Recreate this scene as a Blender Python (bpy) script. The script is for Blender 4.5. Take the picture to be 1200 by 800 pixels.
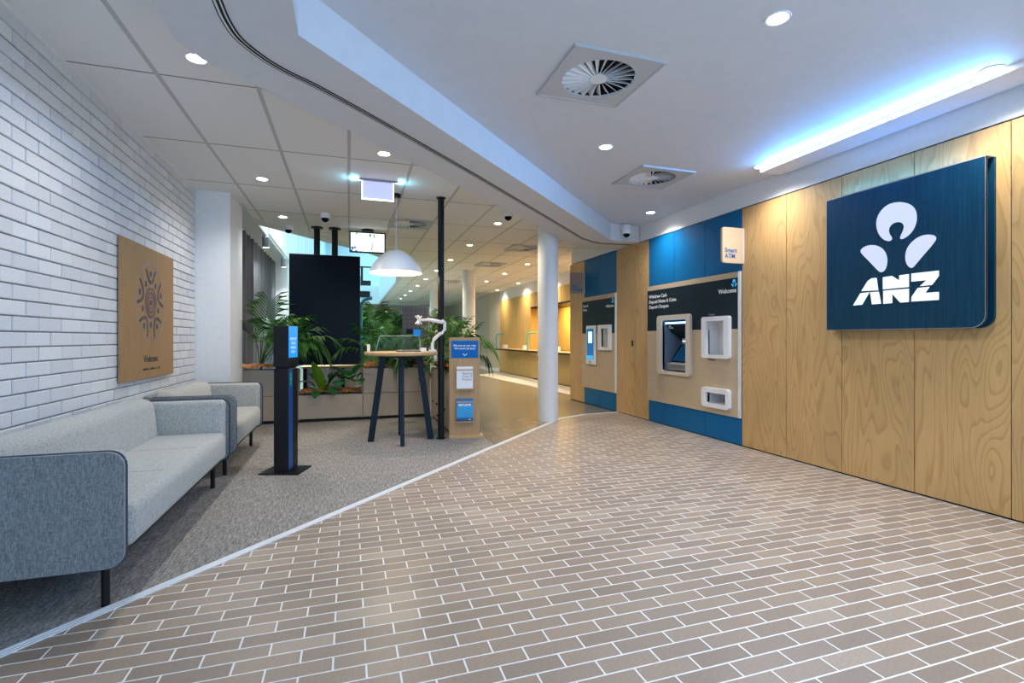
import bpy, bmesh, math, random
from mathutils import Vector, Matrix, noise as mnoise

for _o in list(bpy.data.objects):
    bpy.data.objects.remove(_o)
sc = bpy.context.scene
COL = sc.collection
PI = math.pi

# ------------------------------------------------------------------ camera
F_PX, CAM_H = 585.0, 1.2
cd = bpy.data.cameras.new('camera')
cam = bpy.data.objects.new('camera', cd)
COL.objects.link(cam)
cd.sensor_fit = 'HORIZONTAL'
cd.sensor_width = 36.0
cd.lens = F_PX / 1200 * 36.0
cd.shift_y = -3.5 / 1200
cd.clip_start, cd.clip_end = 0.05, 200
YAW = math.atan((600 - 409) / F_PX)
cam.location = (0, 0, CAM_H)
cam.rotation_euler = (PI / 2, 0, -YAW)
sc.camera = cam

# ------------------------------------------------------------------ world (soft bluish daylight from the open entrance) and exposure
w = bpy.data.worlds.new('world')
sc.world = w
w.use_nodes = True
bg = w.node_tree.nodes['Background']
bg.inputs[0].default_value = (0.46, 0.70, 1.0, 1)
bg.inputs[1].default_value = 1.75
sc.view_settings.view_transform = 'Standard'
sc.view_settings.look = 'None'
sc.view_settings.gamma = 1
sc.view_settings.use_curve_mapping = False
sc.view_settings.exposure = 0.6
SPOT_W = 66.0
try:
    sc.cycles.max_bounces = 8
    sc.cycles.diffuse_bounces = 5
    sc.cycles.sample_clamp_indirect = 6.0
    sc.cycles.use_denoising = True
except Exception:
    pass

# ------------------------------------------------------------------ materials
def srgb(r, g, b):
    f = lambda c: (c / 12.92 if c <= 0.04045 else ((c + 0.055) / 1.055) ** 2.4)
    return (f(r / 255), f(g / 255), f(b / 255))

class NT:
    def __init__(s, name):
        s.m = bpy.data.materials.new(name)
        s.m.use_nodes = True
        s.t = s.m.node_tree
        s.b = s.t.nodes['Principled BSDF']
    def n(s, typ, **kw):
        x = s.t.nodes.new(typ)
        for k, v in kw.items():
            if k in x.inputs.keys() if isinstance(k, str) else False:
                x.inputs[k].default_value = v
            else:
                setattr(x, k, v)
        return x
    def l(s, a, ao, b, bi):
        s.t.links.new(a.outputs[ao], b.inputs[bi])
    def ramp(s, src, so, stops):
        r = s.n('ShaderNodeValToRGB')
        e = r.color_ramp.elements
        while len(e) < len(stops):
            e.new(0.5)
        for k, (p, c) in enumerate(stops):
            e[k].position = p
            e[k].color = (*c, 1)
        s.l(src, so, r, 'Fac')
        return r
    def coords(s, scale=(1, 1, 1), kind='Object'):
        tc = s.n('ShaderNodeTexCoord')
        mp = s.n('ShaderNodeMapping')
        s.l(tc, kind, mp, 'Vector')
        mp.inputs['Scale'].default_value = scale
        return mp
    def noise(s, vec, scale=5, detail=2, rough=.5, dist=0, w=None):
        x = s.n('ShaderNodeTexNoise')
        x.inputs['Scale'].default_value = scale
        x.inputs['Detail'].default_value = detail
        x.inputs['Roughness'].default_value = rough
        x.inputs['Distortion'].default_value = dist
        s.l(vec, 0, x, 'Vector')
        if w is not None:
            x.noise_dimensions = '4D'
            s.l(w, 0, x, 'W')
        return x
    def rnd(s, mul=60.0):
        oi = s.n('ShaderNodeObjectInfo')
        m = s.n('ShaderNodeMath', operation='MULTIPLY')
        s.l(oi, 'Random', m, 0)
        m.inputs[1].default_value = mul
        return m
    def bump(s, src, so, strength=.3, dist=.005):
        b = s.n('ShaderNodeBump')
        b.inputs['Strength'].default_value = strength
        b.inputs['Distance'].default_value = dist
        s.l(src, so, b, 'Height')
        s.l(b, 0, s.b, 'Normal')
    def mix(s, fac, fo, a, ao, b, bo, blend='MIX', f=None):
        x = s.n('ShaderNodeMix', data_type='RGBA', blend_type=blend)
        if fac is not None:
            s.l(fac, fo, x, 0)
        else:
            x.inputs[0].default_value = f
        for src, o, i in ((a, ao, 6), (b, bo, 7)):
            if isinstance(src, tuple):
                x.inputs[i].default_value = (*src, 1)
            else:
                s.l(src, o, x, i)
        return x

def plain(name, col, rough=.5, metal=0.0, emit=None, estr=0.0, coat=0.0, spec=None, alpha=None, trans=0.0, ior=None):
    q = NT(name)
    b = q.b
    b.inputs['Base Color'].default_value = (*col, 1)
    b.inputs['Roughness'].default_value = rough
    b.inputs['Metallic'].default_value = metal
    if emit:
        b.inputs['Emission Color'].default_value = (*emit, 1)
        b.inputs['Emission Strength'].default_value = estr
    if coat:
        b.inputs['Coat Weight'].default_value = coat
    if spec is not None:
        b.inputs['Specular IOR Level'].default_value = spec
    if trans:
        b.inputs['Transmission Weight'].default_value = trans
    if ior:
        b.inputs['IOR'].default_value = ior
    return q.m

def speckled(name, c1, c2, scale=(1, 1, 1), ns=40, rough=.6, detail=3, bump=0.0, dist=.003, metal=0):
    q = NT(name)
    v = q.coords(scale)
    n = q.noise(v, ns, detail)
    r = q.ramp(n, 'Fac', [(.3, c1), (.7, c2)])
    q.l(r, 0, q.b, 'Base Color')
    q.b.inputs['Roughness'].default_value = rough
    q.b.inputs['Metallic'].default_value = metal
    if bump:
        q.bump(n, 'Fac', bump, dist)
    return q.m

def plywood(name, light, dark, ring=24.0, sc_=(1, 1.9, .34), mixamt=.75, rough=.42):
    q = NT(name)
    v = q.coords(sc_)
    w_ = q.rnd(70)
    n = q.noise(v, 1.5, 2, .5, .55, w_)
    mu = q.n('ShaderNodeMath', operation='MULTIPLY')
    q.l(n, 'Fac', mu, 0)
    mu.inputs[1].default_value = ring
    fr = q.n('ShaderNodeMath', operation='FRACT')
    q.l(mu, 0, fr, 0)
    mid = tuple(a * .6 + b * .4 for a, b in zip(light, dark))
    r = q.ramp(fr, 0, [(0, light), (.62, tuple(a * .8 + b * .2 for a, b in zip(light, dark))), (.88, dark), (1, light)])
    v2 = q.coords((1, 60, 2.2))
    n2 = q.noise(v2, 3, 3, .6, 0, w_)
    r2 = q.ramp(n2, 'Fac', [(.25, dark), (.75, light)])
    mx = q.mix(None, 0, r, 0, r2, 0, f=.42)
    v3 = q.coords((1, 1.2, .8))
    n3 = q.noise(v3, 1.3, 2, .5, .3, w_)
    r3 = q.ramp(n3, 'Fac', [(.3, (.78, .78, .78)), (.7, (1.12, 1.08, 1.0))])
    m3 = q.mix(None, 0, mx, 2, r3, 0, 'MULTIPLY', f=.7)
    q.l(m3, 2, q.b, 'Base Color')
    q.b.inputs['Roughness'].default_value = rough
    return q.m

def grain(name, light, dark, scale=(1, 40, 1.5), ns=3, rough=.5, detail=4, spec=.5):
    q = NT(name)
    v = q.coords(scale)
    n = q.noise(v, ns, detail, .6, .1, q.rnd(40))
    r = q.ramp(n, 'Fac', [(.3, dark), (.72, light)])
    q.l(r, 0, q.b, 'Base Color')
    q.b.inputs['Specular IOR Level'].default_value = spec
    q.b.inputs['Roughness'].default_value = rough
    return q.m

def pieces_mat(name, cols, rough=.45, island=False, speck=55, amount=.35, bump=.0):
    """one colour per brick: object random for separate bricks, island random for the joined rest"""
    q = NT(name)
    if island:
        src = q.n('ShaderNodeNewGeometry')
        o = 'Random Per Island'
    else:
        src = q.n('ShaderNodeObjectInfo')
        o = 'Random'
    k = len(cols)
    r = q.ramp(src, o, [(i / k, c) for i, c in enumerate(cols)])
    r.color_ramp.interpolation = 'CONSTANT'
    v = q.coords((1, 1, 1))
    n = q.noise(v, speck, 4, .65)
    r2 = q.ramp(n, 'Fac', [(.3, (.62, .60, .58)), (.7, (1.15, 1.15, 1.12))])
    m = q.mix(None, 0, r, 0, r2, 0, 'MULTIPLY', f=amount * 2)
    q.l(m, 2, q.b, 'Base Color')
    q.b.inputs['Roughness'].default_value = rough
    if bump:
        q.bump(n, 'Fac', bump, .002)
    return q.m

def fabric(name, c1, c2):
    q = NT(name)
    v = q.coords((1, 1, 1))
    n = q.noise(v, 105, 4, .75)
    v2 = q.coords((110, 110, 16))
    n2 = q.noise(v2, 2, 3, .7)
    ad = q.n('ShaderNodeMath', operation='ADD')
    q.l(n, 'Fac', ad, 0)
    q.l(n2, 'Fac', ad, 1)
    hf = q.n('ShaderNodeMath', operation='MULTIPLY')
    q.l(ad, 0, hf, 0)
    hf.inputs[1].default_value = .5
    r = q.ramp(hf, 0, [(.36, c1), (.64, c2)])
    q.l(r, 0, q.b, 'Base Color')
    q.b.inputs['Roughness'].default_value = .9
    q.b.inputs['Sheen Weight'].default_value = .25
    q.bump(hf, 0, .35, .002)
    return q.m

M = {}
M['paint'] = speckled('white_wall_paint', (.74, .75, .76), (.78, .79, .80), ns=30, rough=.6)
M['plaster'] = speckled('plaster_ceiling_paint', (.62, .64, .68), (.65, .67, .71), ns=12, rough=.7)
M['soffit'] = speckled('soffit_paint', (.62, .63, .65), (.65, .66, .68), ns=12, rough=.65)
M['ctile'] = speckled('ceiling_tile_mineral', (.76, .76, .75), (.82, .82, .81), ns=220, rough=.85)
M['tbar'] = plain('ceiling_bar_grey', (.50, .50, .50), .6)
M['brick'] = pieces_mat('white_painted_brick', [(.66, .68, .71), (.69, .71, .74), (.63, .65, .68), (.68, .69, .71), (.71, .73, .75)], .6, speck=90, amount=.16, bump=.35)
M['brick_s'] = pieces_mat('white_painted_brick_joined', [(.66, .68, .71), (.69, .71, .74), (.63, .65, .68), (.68, .69, .71), (.71, .73, .75)], .6, True, speck=90, amount=.16, bump=.35)
M['mortar'] = speckled('grey_mortar', (.18, .19, .20), (.26, .27, .28), ns=60, rough=.9)
PAV = [(0.314, 0.243, 0.188), (0.288, 0.224, 0.174), (0.336, 0.260, 0.200), (0.299, 0.233, 0.182), (0.380, 0.304, 0.238), (0.321, 0.250, 0.194), (0.279, 0.217, 0.170), (0.350, 0.270, 0.204), (0.306, 0.239, 0.186), (0.396, 0.319, 0.249), (0.317, 0.245, 0.188), (0.295, 0.229, 0.178), (0.330, 0.255, 0.196)]
M['paver'] = pieces_mat('clay_paver', PAV, .36, speck=70, amount=.22)
M['paver_s'] = pieces_mat('clay_paver_joined', PAV, .36, True, speck=70, amount=.22)
M['grout'] = speckled('white_grout', (.74, .73, .71), (.82, .81, .79), ns=50, rough=.8)
M['ply'] = plywood('hoop_pine_plywood', (.62, .40, .175), (.40, .235, .085))
M['oak'] = grain('light_oak_laminate', (.50, .315, .155), (.36, .215, .095), (30, 30, 1.2))
M['oak_v'] = grain('oak_board', (.40, .245, .11), (.25, .145, .06), (1, 45, .8))
M['tabletop'] = grain('oak_table_edge', (.60, .40, .20), (.46, .28, .12), (2, 20, 20))
M['hallply'] = grain('honey_timber_veneer', (.68, .45, .16), (.56, .35, .11), (1, 30, 1.0))
M['blue'] = grain('blue_laminate', (.001, .135, .34), (.001, .11, .285), (1, 50, 1.2), rough=.42, spec=.22)
M['bluesign'] = grain('deep_blue_timber_grain', (.002, .058, .112), (.001, .022, .048), (1, 70, 1.0), rough=.42, spec=.25)
M['beige'] = grain('pale_oak_horizontal_laminate', (.56, .44, .30), (.47, .36, .235), (1, 2.0, 45), rough=.5)
M['header'] = grain('dark_slate_laminate', (.008, .022, .034), (.005, .014, .022), (1, 1.5, 50), rough=.5, spec=.2)
M['white_pl'] = plain('white_plastic', (.78, .79, .81), .35)
M['grey_pl'] = plain('grey_plastic', (.33, .34, .36), .45)
M['black'] = plain('black_powder_coat', (.008, .009, .011), .38, spec=.2)
M['charcoal'] = plain('charcoal_powder_coat', (.014, .015, .018), .45, spec=.2)
M['navy'] = plain('navy_painted_steel', (.006, .016, .028), .45, spec=.2)
M['chrome'] = plain('brushed_steel', (.55, .57, .6), .3, 1.0)
M['alum'] = speckled('brushed_aluminium', (.72, .74, .76), (.82, .84, .86), (3, 90, 1), 6, .4, metal=.2)
M['fab'] = fabric('pale_grey_beige_fabric', (.20, .215, .21), (.52, .53, .50))
M['fabb'] = fabric('slate_blue_fabric', (.085, .094, .10), (.285, .30, .31))
M['pipe'] = plain('dark_navy_piping', (.03, .05, .075), .8)
M['carpet'] = None
def carpet():
    q = NT('loop_pile_carpet')
    v = q.coords((105, 10, 1))
    n = q.noise(v, 1, 5, .75)
    v2 = q.coords((1, 1, 1))
    n2 = q.noise(v2, 75, 4, .75)
    ad = q.n('ShaderNodeMath', operation='ADD')
    q.l(n, 'Fac', ad, 0); q.l(n2, 'Fac', ad, 1)
    ad.inputs[1].default_value = .5
    hf = q.n('ShaderNodeMath', operation='MULTIPLY')
    q.l(ad, 0, hf, 0); hf.inputs[1].default_value = .5
    r = q.ramp(hf, 0, [(.38, (.065, .062, .060)), (.5, (.222, .211, .20)), (.62, (.45, .425, .395))])
    q.l(r, 0, q.b, 'Base Color')
    q.b.inputs['Roughness'].default_value = .95
    q.bump(hf, 0, .6, .004)
    return q.m
M['carpet'] = carpet()
M['concrete'] = speckled('polished_concrete', (.165, .135, .098), (.235, .198, .15), (1, 1, 1), 3.0, .22, 6)
M['rug'] = speckled('pale_carpet', (.50, .46, .41), (.62, .57, .50), ns=140, rough=.95)
M['planter'] = speckled('taupe_laminate', (.36, .31, .245), (.39, .335, .265), ns=20, rough=.5)
M['mulch'] = speckled('rust_bark_mulch', (.14, .04, .008), (.66, .25, .06), ns=45, rough=.9, bump=1.0, dist=.02)
M['palm'] = None
def leafmat(name, cols, rough=.5):
    q = NT(name)
    oi = q.n('ShaderNodeObjectInfo')
    r = q.ramp(oi, 'Random', [(i / max(1, len(cols) - 1), c) for i, c in enumerate(cols)])
    v = q.coords((1, 1, 1))
    n = q.noise(v, 14, 2)
    r2 = q.ramp(n, 'Fac', [(.3, (.7, .7, .7)), (.7, (1.2, 1.2, 1.1))])
    m = q.mix(None, 0, r, 0, r2, 0, 'MULTIPLY', f=.8)
    q.l(m, 2, q.b, 'Base Color')
    q.b.inputs['Roughness'].default_value = rough
    q.b.inputs['Specular IOR Level'].default_value = .25
    return q.m
M['palm'] = leafmat('palm_leaf', [(.010, .055, .010), (.022, .10, .016), (.06, .18, .025), (.014, .075, .012), (.11, .24, .035)])
M['broad'] = leafmat('broad_leaf', [(.012, .085, .022), (.02, .12, .03), (.045, .17, .03)], .3)
M['lime'] = leafmat('lime_leaf', [(.16, .34, .025), (.12, .28, .02)], .35)
M['stem'] = speckled('green_brown_stem', (.06, .08, .02), (.12, .13, .04), ns=30)
M['teal'] = plain('teal_painted_steel', (.03, .34, .44), .35)
M['em_cool'] = plain('downlight_lens_neutral', (1, 1, 1), .4, emit=(1, .98, .95), estr=14)
M['em_warm'] = plain('downlight_lens_warm', (1, 1, 1), .4, emit=(1, .90, .72), estr=14)
M['em_logo'] = plain('logo_backlit_acrylic', (.08, .08, .1), .4, emit=(.66, .74, 1.0), estr=.62)
M['em_letter'] = plain('letters_backlit_acrylic', (.1, .1, .1), .4, emit=(.82, .97, 1.0), estr=.85)
M['em_led'] = plain('led_strip', (1, 1, 1), .4, emit=(.62, .82, 1.0), estr=3.5)
M['em_edge'] = plain('edge_lit_acrylic', (.9, .95, 1), .4, emit=(.8, .97, 1.0), estr=3.0)
M['em_panel'] = plain('exit_panel_acrylic', (.55, .58, .85), .3, emit=(.42, .46, .95), estr=.55)
M['em_blue'] = plain('blue_display', (.0, .2, .6), .3, emit=(.0, .25, .80), estr=.6)
M['em_bluedim'] = plain('dim_blue_display', (.0, .1, .3), .25, emit=(.0, .085, .26), estr=.6)
M['em_scr'] = plain('bright_phone_display', (.3, .6, .9), .3, emit=(.35, .78, 1.0), estr=1.6)
M['em_tv'] = plain('white_monitor_display', (.9, .95, .95), .3, emit=(.88, 1.0, 1.0), estr=.75)
M['em_atm'] = plain('blue_light_bar', (.3, .6, 1), .3, emit=(.30, .62, 1.0), estr=3.0)
M['print_w'] = plain('white_print', (.85, .88, .9), .5)
M['print_b'] = plain('blue_print', (.02, .16, .42), .5)
M['print_k'] = plain('dark_print', (.03, .035, .045), .5)
M['print_mar'] = plain('maroon_print', (.14, .085, .10), .5)
M['print_navy'] = plain('navy_print', (.03, .085, .19), .5)
M['print_grey'] = plain('grey_print', (.30, .27, .25), .5)
M['print_cyan'] = plain('cyan_print', (.04, .42, .80), .5, emit=(.04, .42, .8), estr=.25)
M['bsign'] = plain('blue_sign_face', (.0, .13, .45), .5, spec=.2)
M['brochure'] = NT('blue_brochure_cover').m
def brochure():
    q = NT('blue_brochure')
    v = q.coords((1, 1, 1), 'Generated')
    s_ = q.n('ShaderNodeSeparateXYZ')
    q.l(v, 0, s_, 0)
    r = q.ramp(s_, 'Z', [(0, (.005, .04, .14)), (.12, (.01, .08, .25)), (.2, (.02, .30, .62)), (.6, (.02, .33, .70)), (1, (.005, .13, .42))])
    q.l(r, 0, q.b, 'Base Color')
    q.b.inputs['Roughness'].default_value = .35
    return q.m
M['brochure'] = brochure()
M['paper'] = plain('white_paper', (.80, .82, .86), .6)
M['glass'] = plain('clear_acrylic', (.9, 1, .98), .03, trans=1.0, ior=1.15)
M['screen'] = plain('black_display_glass', (.003, .005, .009), .22, spec=.07)
M['dark'] = plain('dark_void', (.004, .004, .005), .8)
M['curtain'] = None
def curtainmat():
    q = NT('grey_curtain_cloth')
    v = q.coords((1, 6, .05))
    n = q.noise(v, 3, 3)
    r = q.ramp(n, 'Fac', [(.35, (.10, .10, .108)), (.65, (.21, .21, .225))])
    q.l(r, 0, q.b, 'Base Color')
    q.b.inputs['Roughness'].default_value = .9
    return q.m
M['curtain'] = curtainmat()
M['panelgrid'] = plain('grey_pinboard_felt', (.17, .175, .20), .8)
M['shade_w'] = plain('white_lamp_shade', (.74, .77, .82), .3)
M['shade_i'] = plain('white_shade_lining', (.9, .87, .8), .5)
M['bulb'] = plain('warm_bulb', (1, .9, .7), .4, emit=(1, .78, .48), estr=10)
M['beam'] = speckled('warm_beige_wall', (.55, .48, .39), (.58, .51, .42), ns=10, rough=.6)

# ------------------------------------------------------------------ mesh helpers
class MB:
    def __init__(s):
        s.v, s.f = [], []
    def add(s, vs, fs):
        o = len(s.v)
        s.v += [tuple(v) for v in vs]
        s.f += [tuple(i + o for i in f) for f in fs]
        return s
    def box(s, x0, x1, y0, y1, z0, z1):
        return s.add([(x0, y0, z0), (x1, y0, z0), (x1, y1, z0), (x0, y1, z0), (x0, y0, z1), (x1, y0, z1), (x1, y1, z1), (x0, y1, z1)],
                     [(0, 3, 2, 1), (4, 5, 6, 7), (0, 1, 5, 4), (1, 2, 6, 5), (2, 3, 7, 6), (3, 0, 4, 7)])
    def rbox(s, x0, x1, y0, y1, z0, z1, r=.01, seg=2):
        bm = bmesh.new()
        bmesh.ops.create_cube(bm, size=1)
        for v in bm.verts:
            v.co = Vector(((x0 + x1) / 2 + v.co.x * (x1 - x0), (y0 + y1) / 2 + v.co.y * (y1 - y0), (z0 + z1) / 2 + v.co.z * (z1 - z0)))
        bmesh.ops.bevel(bm, geom=list(bm.edges), offset=r, segments=seg, profile=.5, affect='EDGES')
        bm.verts.index_update()
        s.add([v.co for v in bm.verts], [[v.index for v in f.verts] for f in bm.faces])
        bm.free()
        return s
    def prism(s, poly, axis, a, b):
        """poly of 2D points extruded along axis: x -> (y,z), y -> (x,z), z -> (x,y)"""
        def p(u, v, t):
            return {'x': (t, u, v), 'y': (u, t, v), 'z': (u, v, t)}[axis]
        n = len(poly)
        vs = [p(u, v, a) for u, v in poly] + [p(u, v, b) for u, v in poly]
        from mathutils.geometry import tessellate_polygon
        tri = tessellate_polygon([[Vector((u, v, 0)) for u, v in poly]])
        fs = [tuple(t) for t in tri] + [tuple(n + i for i in t) for t in tri]
        fs += [(i, (i + 1) % n, n + (i + 1) % n, n + i) for i in range(n)]
        return s.add(vs, fs)
    def ring(s, outer, inner, axis, a, b):
        def p(u, v, t):
            return {'x': (t, u, v), 'y': (u, t, v), 'z': (u, v, t)}[axis]
        n = len(outer)
        vs = [p(u, v, a) for u, v in outer] + [p(u, v, a) for u, v in inner] + [p(u, v, b) for u, v in outer] + [p(u, v, b) for u, v in inner]
        fs = []
        for i in range(n):
            j = (i + 1) % n
            fs += [(i, j, n + j, n + i), (2 * n + i, 2 * n + j, 3 * n + j, 3 * n + i), (i, j, 2 * n + j, 2 * n + i), (n + i, n + j, 3 * n + j, 3 * n + i)]
        return s.add(vs, fs)
    def cyl(s, c, r, h, n=20, axis='z', r2=None, caps=True):
        r2 = r if r2 is None else r2
        vs = []
        for k, (rr, t) in enumerate(((r, 0), (r2, h))):
            for i in range(n):
                a = 2 * PI * i / n
                u, v = rr * math.cos(a), rr * math.sin(a)
                vs.append({'z': (c[0] + u, c[1] + v, c[2] + t), 'x': (c[0] + t, c[1] + u, c[2] + v), 'y': (c[0] + u, c[1] + t, c[2] + v)}[axis])
        fs = [(i, (i + 1) % n, n + (i + 1) % n, n + i) for i in range(n)]
        if caps:
            fs += [tuple(reversed(range(n))), tuple(range(n, 2 * n))]
        return s.add(vs, fs)
    def lathe(s, prof, c=(0, 0, 0), n=32):
        vs = []
        for r, z in prof:
            for i in range(n):
                a = 2 * PI * i / n
                vs.append((c[0] + r * math.cos(a), c[1] + r * math.sin(a), c[2] + z))
        fs = []
        for k in range(len(prof) - 1):
            fs += [(k * n + i, k * n + (i + 1) % n, (k + 1) * n + (i + 1) % n, (k + 1) * n + i) for i in range(n)]
        return s.add(vs, fs)
    def tube(s, pts, r, n=8, closed=False):
        pts = [Vector(p) for p in pts]
        m = len(pts)
        vs, fs = [], []
        rr = r if isinstance(r, (list, tuple)) else [r] * m
        for k, p in enumerate(pts):
            if closed:
                d = pts[(k + 1) % m] - pts[k - 1]
            else:
                d = pts[min(k + 1, m - 1)] - pts[max(k - 1, 0)]
            d.normalize()
            up = Vector((0, 0, 1)) if abs(d.z) < .9 else Vector((0, 1, 0))
            a = d.cross(up).normalized()
            b = d.cross(a).normalized()
            for i in range(n):
                t = 2 * PI * i / n
                vs.append(p + (a * math.cos(t) + b * math.sin(t)) * rr[k])
        for k in range(m if closed else m - 1):
            k2 = (k + 1) % m
            fs += [(k * n + i, k * n + (i + 1) % n, k2 * n + (i + 1) % n, k2 * n + i) for i in range(n)]
        if not closed:
            fs += [tuple(range(n)), tuple(range((m - 1) * n, m * n))]
        return s.add(vs, fs)
    def bar(s, p, q, wx, wy):
        """rectangular bar between two points, wx along horizontal perpendicular, wy the other"""
        p, q = Vector(p), Vector(q)
        d = (q - p).normalized()
        a = d.cross(Vector((0, 0, 1)))
        a = a.normalized() if a.length > 1e-4 else Vector((1, 0, 0))
        b = d.cross(a).normalized()
        vs = []
        for c in (p, q):
            vs += [c + a * wx / 2 + b * wy / 2, c - a * wx / 2 + b * wy / 2, c - a * wx / 2 - b * wy / 2, c + a * wx / 2 - b * wy / 2]
        return s.add(vs, [(0, 1, 2, 3), (7, 6, 5, 4), (0, 4, 5, 1), (1, 5, 6, 2), (2, 6, 7, 3), (3, 7, 4, 0)])
    def mesh(s, name, mat, smooth=False):
        me = bpy.data.meshes.new(name)
        me.from_pydata(s.v, [], s.f)
        bm = bmesh.new()
        bm.from_mesh(me)
        bmesh.ops.recalc_face_normals(bm, faces=list(bm.faces))
        bm.to_mesh(me)
        bm.free()
        me.materials.append(mat)
        if smooth:
            for p in me.polygons:
                p.use_smooth = True
            try:
                me.set_sharp_from_angle(angle=math.radians(42))
            except Exception:
                pass
        return me

def link(name, data, parent=None, mtx=None):
    o = bpy.data.objects.new(name, data)
    COL.objects.link(o)
    if parent is not None:
        o.parent = parent
    if mtx is not None:
        o.matrix_local = mtx
    return o

def world_mtx(o):
    m = o.matrix_basis.copy()
    while o.parent is not None:
        o = o.parent
        m = o.matrix_basis @ m
    return m

def tag(o, label=None, cat=None, group=None, kind=None):
    if label: o['label'] = label
    if cat: o['category'] = cat
    if group: o['group'] = group
    if kind: o['kind'] = kind
    return o

def thing(name, label, cat, loc=(0, 0, 0), rz=0, group=None):
    o = bpy.data.objects.new(name, None)
    COL.objects.link(o)
    o.empty_display_size = .05
    o.location = loc
    o.rotation_euler = (0, 0, rz)
    return tag(o, label, cat, group)

def part(name, mb, mat, parent, smooth=False, world=False, label=None):
    """world=True: mesh was given in world coordinates, re-expressed in the parent's frame; object origin at mesh centre"""
    if world and parent is not None:
        inv = world_mtx(parent).inverted()
        mb.v = [tuple(inv @ Vector(v)) for v in mb.v]
    n = len(mb.v)
    c = Vector((sum(v[0] for v in mb.v) / n, sum(v[1] for v in mb.v) / n, sum(v[2] for v in mb.v) / n))
    mb.v = [(v[0] - c.x, v[1] - c.y, v[2] - c.z) for v in mb.v]
    o = link(name, mb.mesh(name, mat, smooth), parent, Matrix.Translation(c))
    if label: o['label'] = label
    return o

def solo(name, mb, mat, label, cat, smooth=False, group=None):
    o = part(name, mb, mat, None, smooth)
    return tag(o, label, cat, group)

def struct(name, mb, mat, label=None, smooth=False, parent=None):
    o = part(name, mb, mat, parent, smooth, world=parent is not None)
    if parent is None:
        tag(o, label, None, None, 'structure')
    return o

def copy_tree(o, parent=None):
    c = o.copy()
    COL.objects.link(c)
    if parent is not None:
        c.parent = parent
    for ch in list(o.children):
        copy_tree(ch, c)
    return c

AX = {'-x': Matrix(((0, 0, -1), (-1, 0, 0), (0, 1, 0))), '+x': Matrix(((0, 0, 1), (1, 0, 0), (0, 1, 0))),
      '-y': Matrix(((1, 0, 0), (0, 0, -1), (0, 1, 0)))}

def text(body, size, mat, parent, loc, face, align='LEFT', bold=0.0, ext=.0012, space=1.0, name='lettering', world=True, sx=1.0):
    if '\n' in body:
        dn = AX[face] @ Vector((0, -size * space, 0))
        for k, line in enumerate(body.split('\n')):
            o = text(line, size, mat, parent, Vector(loc) + dn * k, face, align, bold, ext, space, name, world, sx)
        return o
    cu = bpy.data.curves.new('t', 'FONT')
    cu.body = body
    cu.size = size
    cu.extrude = ext
    cu.align_x = align
    cu.offset = bold
    cu.space_line = space
    cu.resolution_u = 3
    tmp = bpy.data.objects.new('t', cu)
    COL.objects.link(tmp)
    dg = bpy.context.evaluated_depsgraph_get()
    me = bpy.data.meshes.new_from_object(tmp.evaluated_get(dg))
    bpy.data.objects.remove(tmp)
    me.name = name
    me.materials.clear()
    me.materials.append(mat)
    mt = Matrix.Translation(loc) @ AX[face].to_4x4() @ Matrix.Diagonal((sx, 1, 1, 1))
    if world:
        mt = world_mtx(parent).inverted() @ mt
    return link(name, me, parent, mt)

def rrect(u0, u1, v0, v1, r, n=5, corners=(1, 1, 1, 1)):
    """rounded rectangle; corners order: (u0,v0),(u1,v0),(u1,v1),(u0,v1)"""
    pts = []
    for k, (cu, cv, a0) in enumerate(((u0, v0, PI), (u1, v0, 1.5 * PI), (u1, v1, 0), (u0, v1, .5 * PI))):
        su, sv = (1 if cu == u0 else -1), (1 if cv == v0 else -1)
        rr = r if corners[k] else 1e-4
        for i in range(n + 1):
            a = a0 + .5 * PI * i / n
            pts.append((cu + su * rr + rr * math.cos(a), cv + sv * rr + rr * math.sin(a)))
    return pts

def clip_poly(poly, n, d):
    """keep the side where n.p <= d"""
    out = []
    for i in range(len(poly)):
        a, b = poly[i], poly[(i + 1) % len(poly)]
        da, db = n[0] * a[0] + n[1] * a[1] - d, n[0] * b[0] + n[1] * b[1] - d
        if da <= 0: out.append(a)
        if (da < 0 < db) or (db < 0 < da):
            t = da / (da - db)
            out.append((a[0] + (b[0] - a[0]) * t, a[1] + (b[1] - a[1]) * t))
    return out if len(out) >= 3 else []

def halfplane(a, b):
    """n,d with the LEFT side of a->b satisfying n.p <= d"""
    dx, dy = b[0] - a[0], b[1] - a[1]
    n = (dy, -dx)
    return n, n[0] * a[0] + n[1] * a[1]

def subtract(poly, planes):
    """pieces of poly outside the convex region where every n.p <= d holds"""
    out, rest = [], poly
    for n, d in planes:
        o = clip_poly(rest, (-n[0], -n[1]), -d)
        if o and parea(o) > 1e-6: out.append(o)
        rest = clip_poly(rest, n, d)
        if not rest: break
    return out

def parea(p):
    return abs(sum(p[i][0] * p[(i + 1) % len(p)][1] - p[(i + 1) % len(p)][0] * p[i][1] for i in range(len(p)))) / 2

def rect(x0, x1, y0, y1):
    return [(x0, y0), (x1, y0), (x1, y1), (x0, y1)]

def rect_planes(x0, x1, y0, y1):
    p = rect(x0, x1, y0, y1)
    return [halfplane(p[i], p[(i + 1) % 4]) for i in range(4)]

XL, XR, ZC, ZS = -1.661, 4.15, 2.89, 2.645
Y0 = -1.6

def in_view(x, y, z):
    f = math.sin(YAW) * x + math.cos(YAW) * y
    if f < .3: return None
    r = math.cos(YAW) * x - math.sin(YAW) * y
    px, py = 600 + F_PX * r / f, 396.5 - F_PX * (z - CAM_H) / f
    return f if (-30 < px < 1230 and -30 < py < 830) else None

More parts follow.
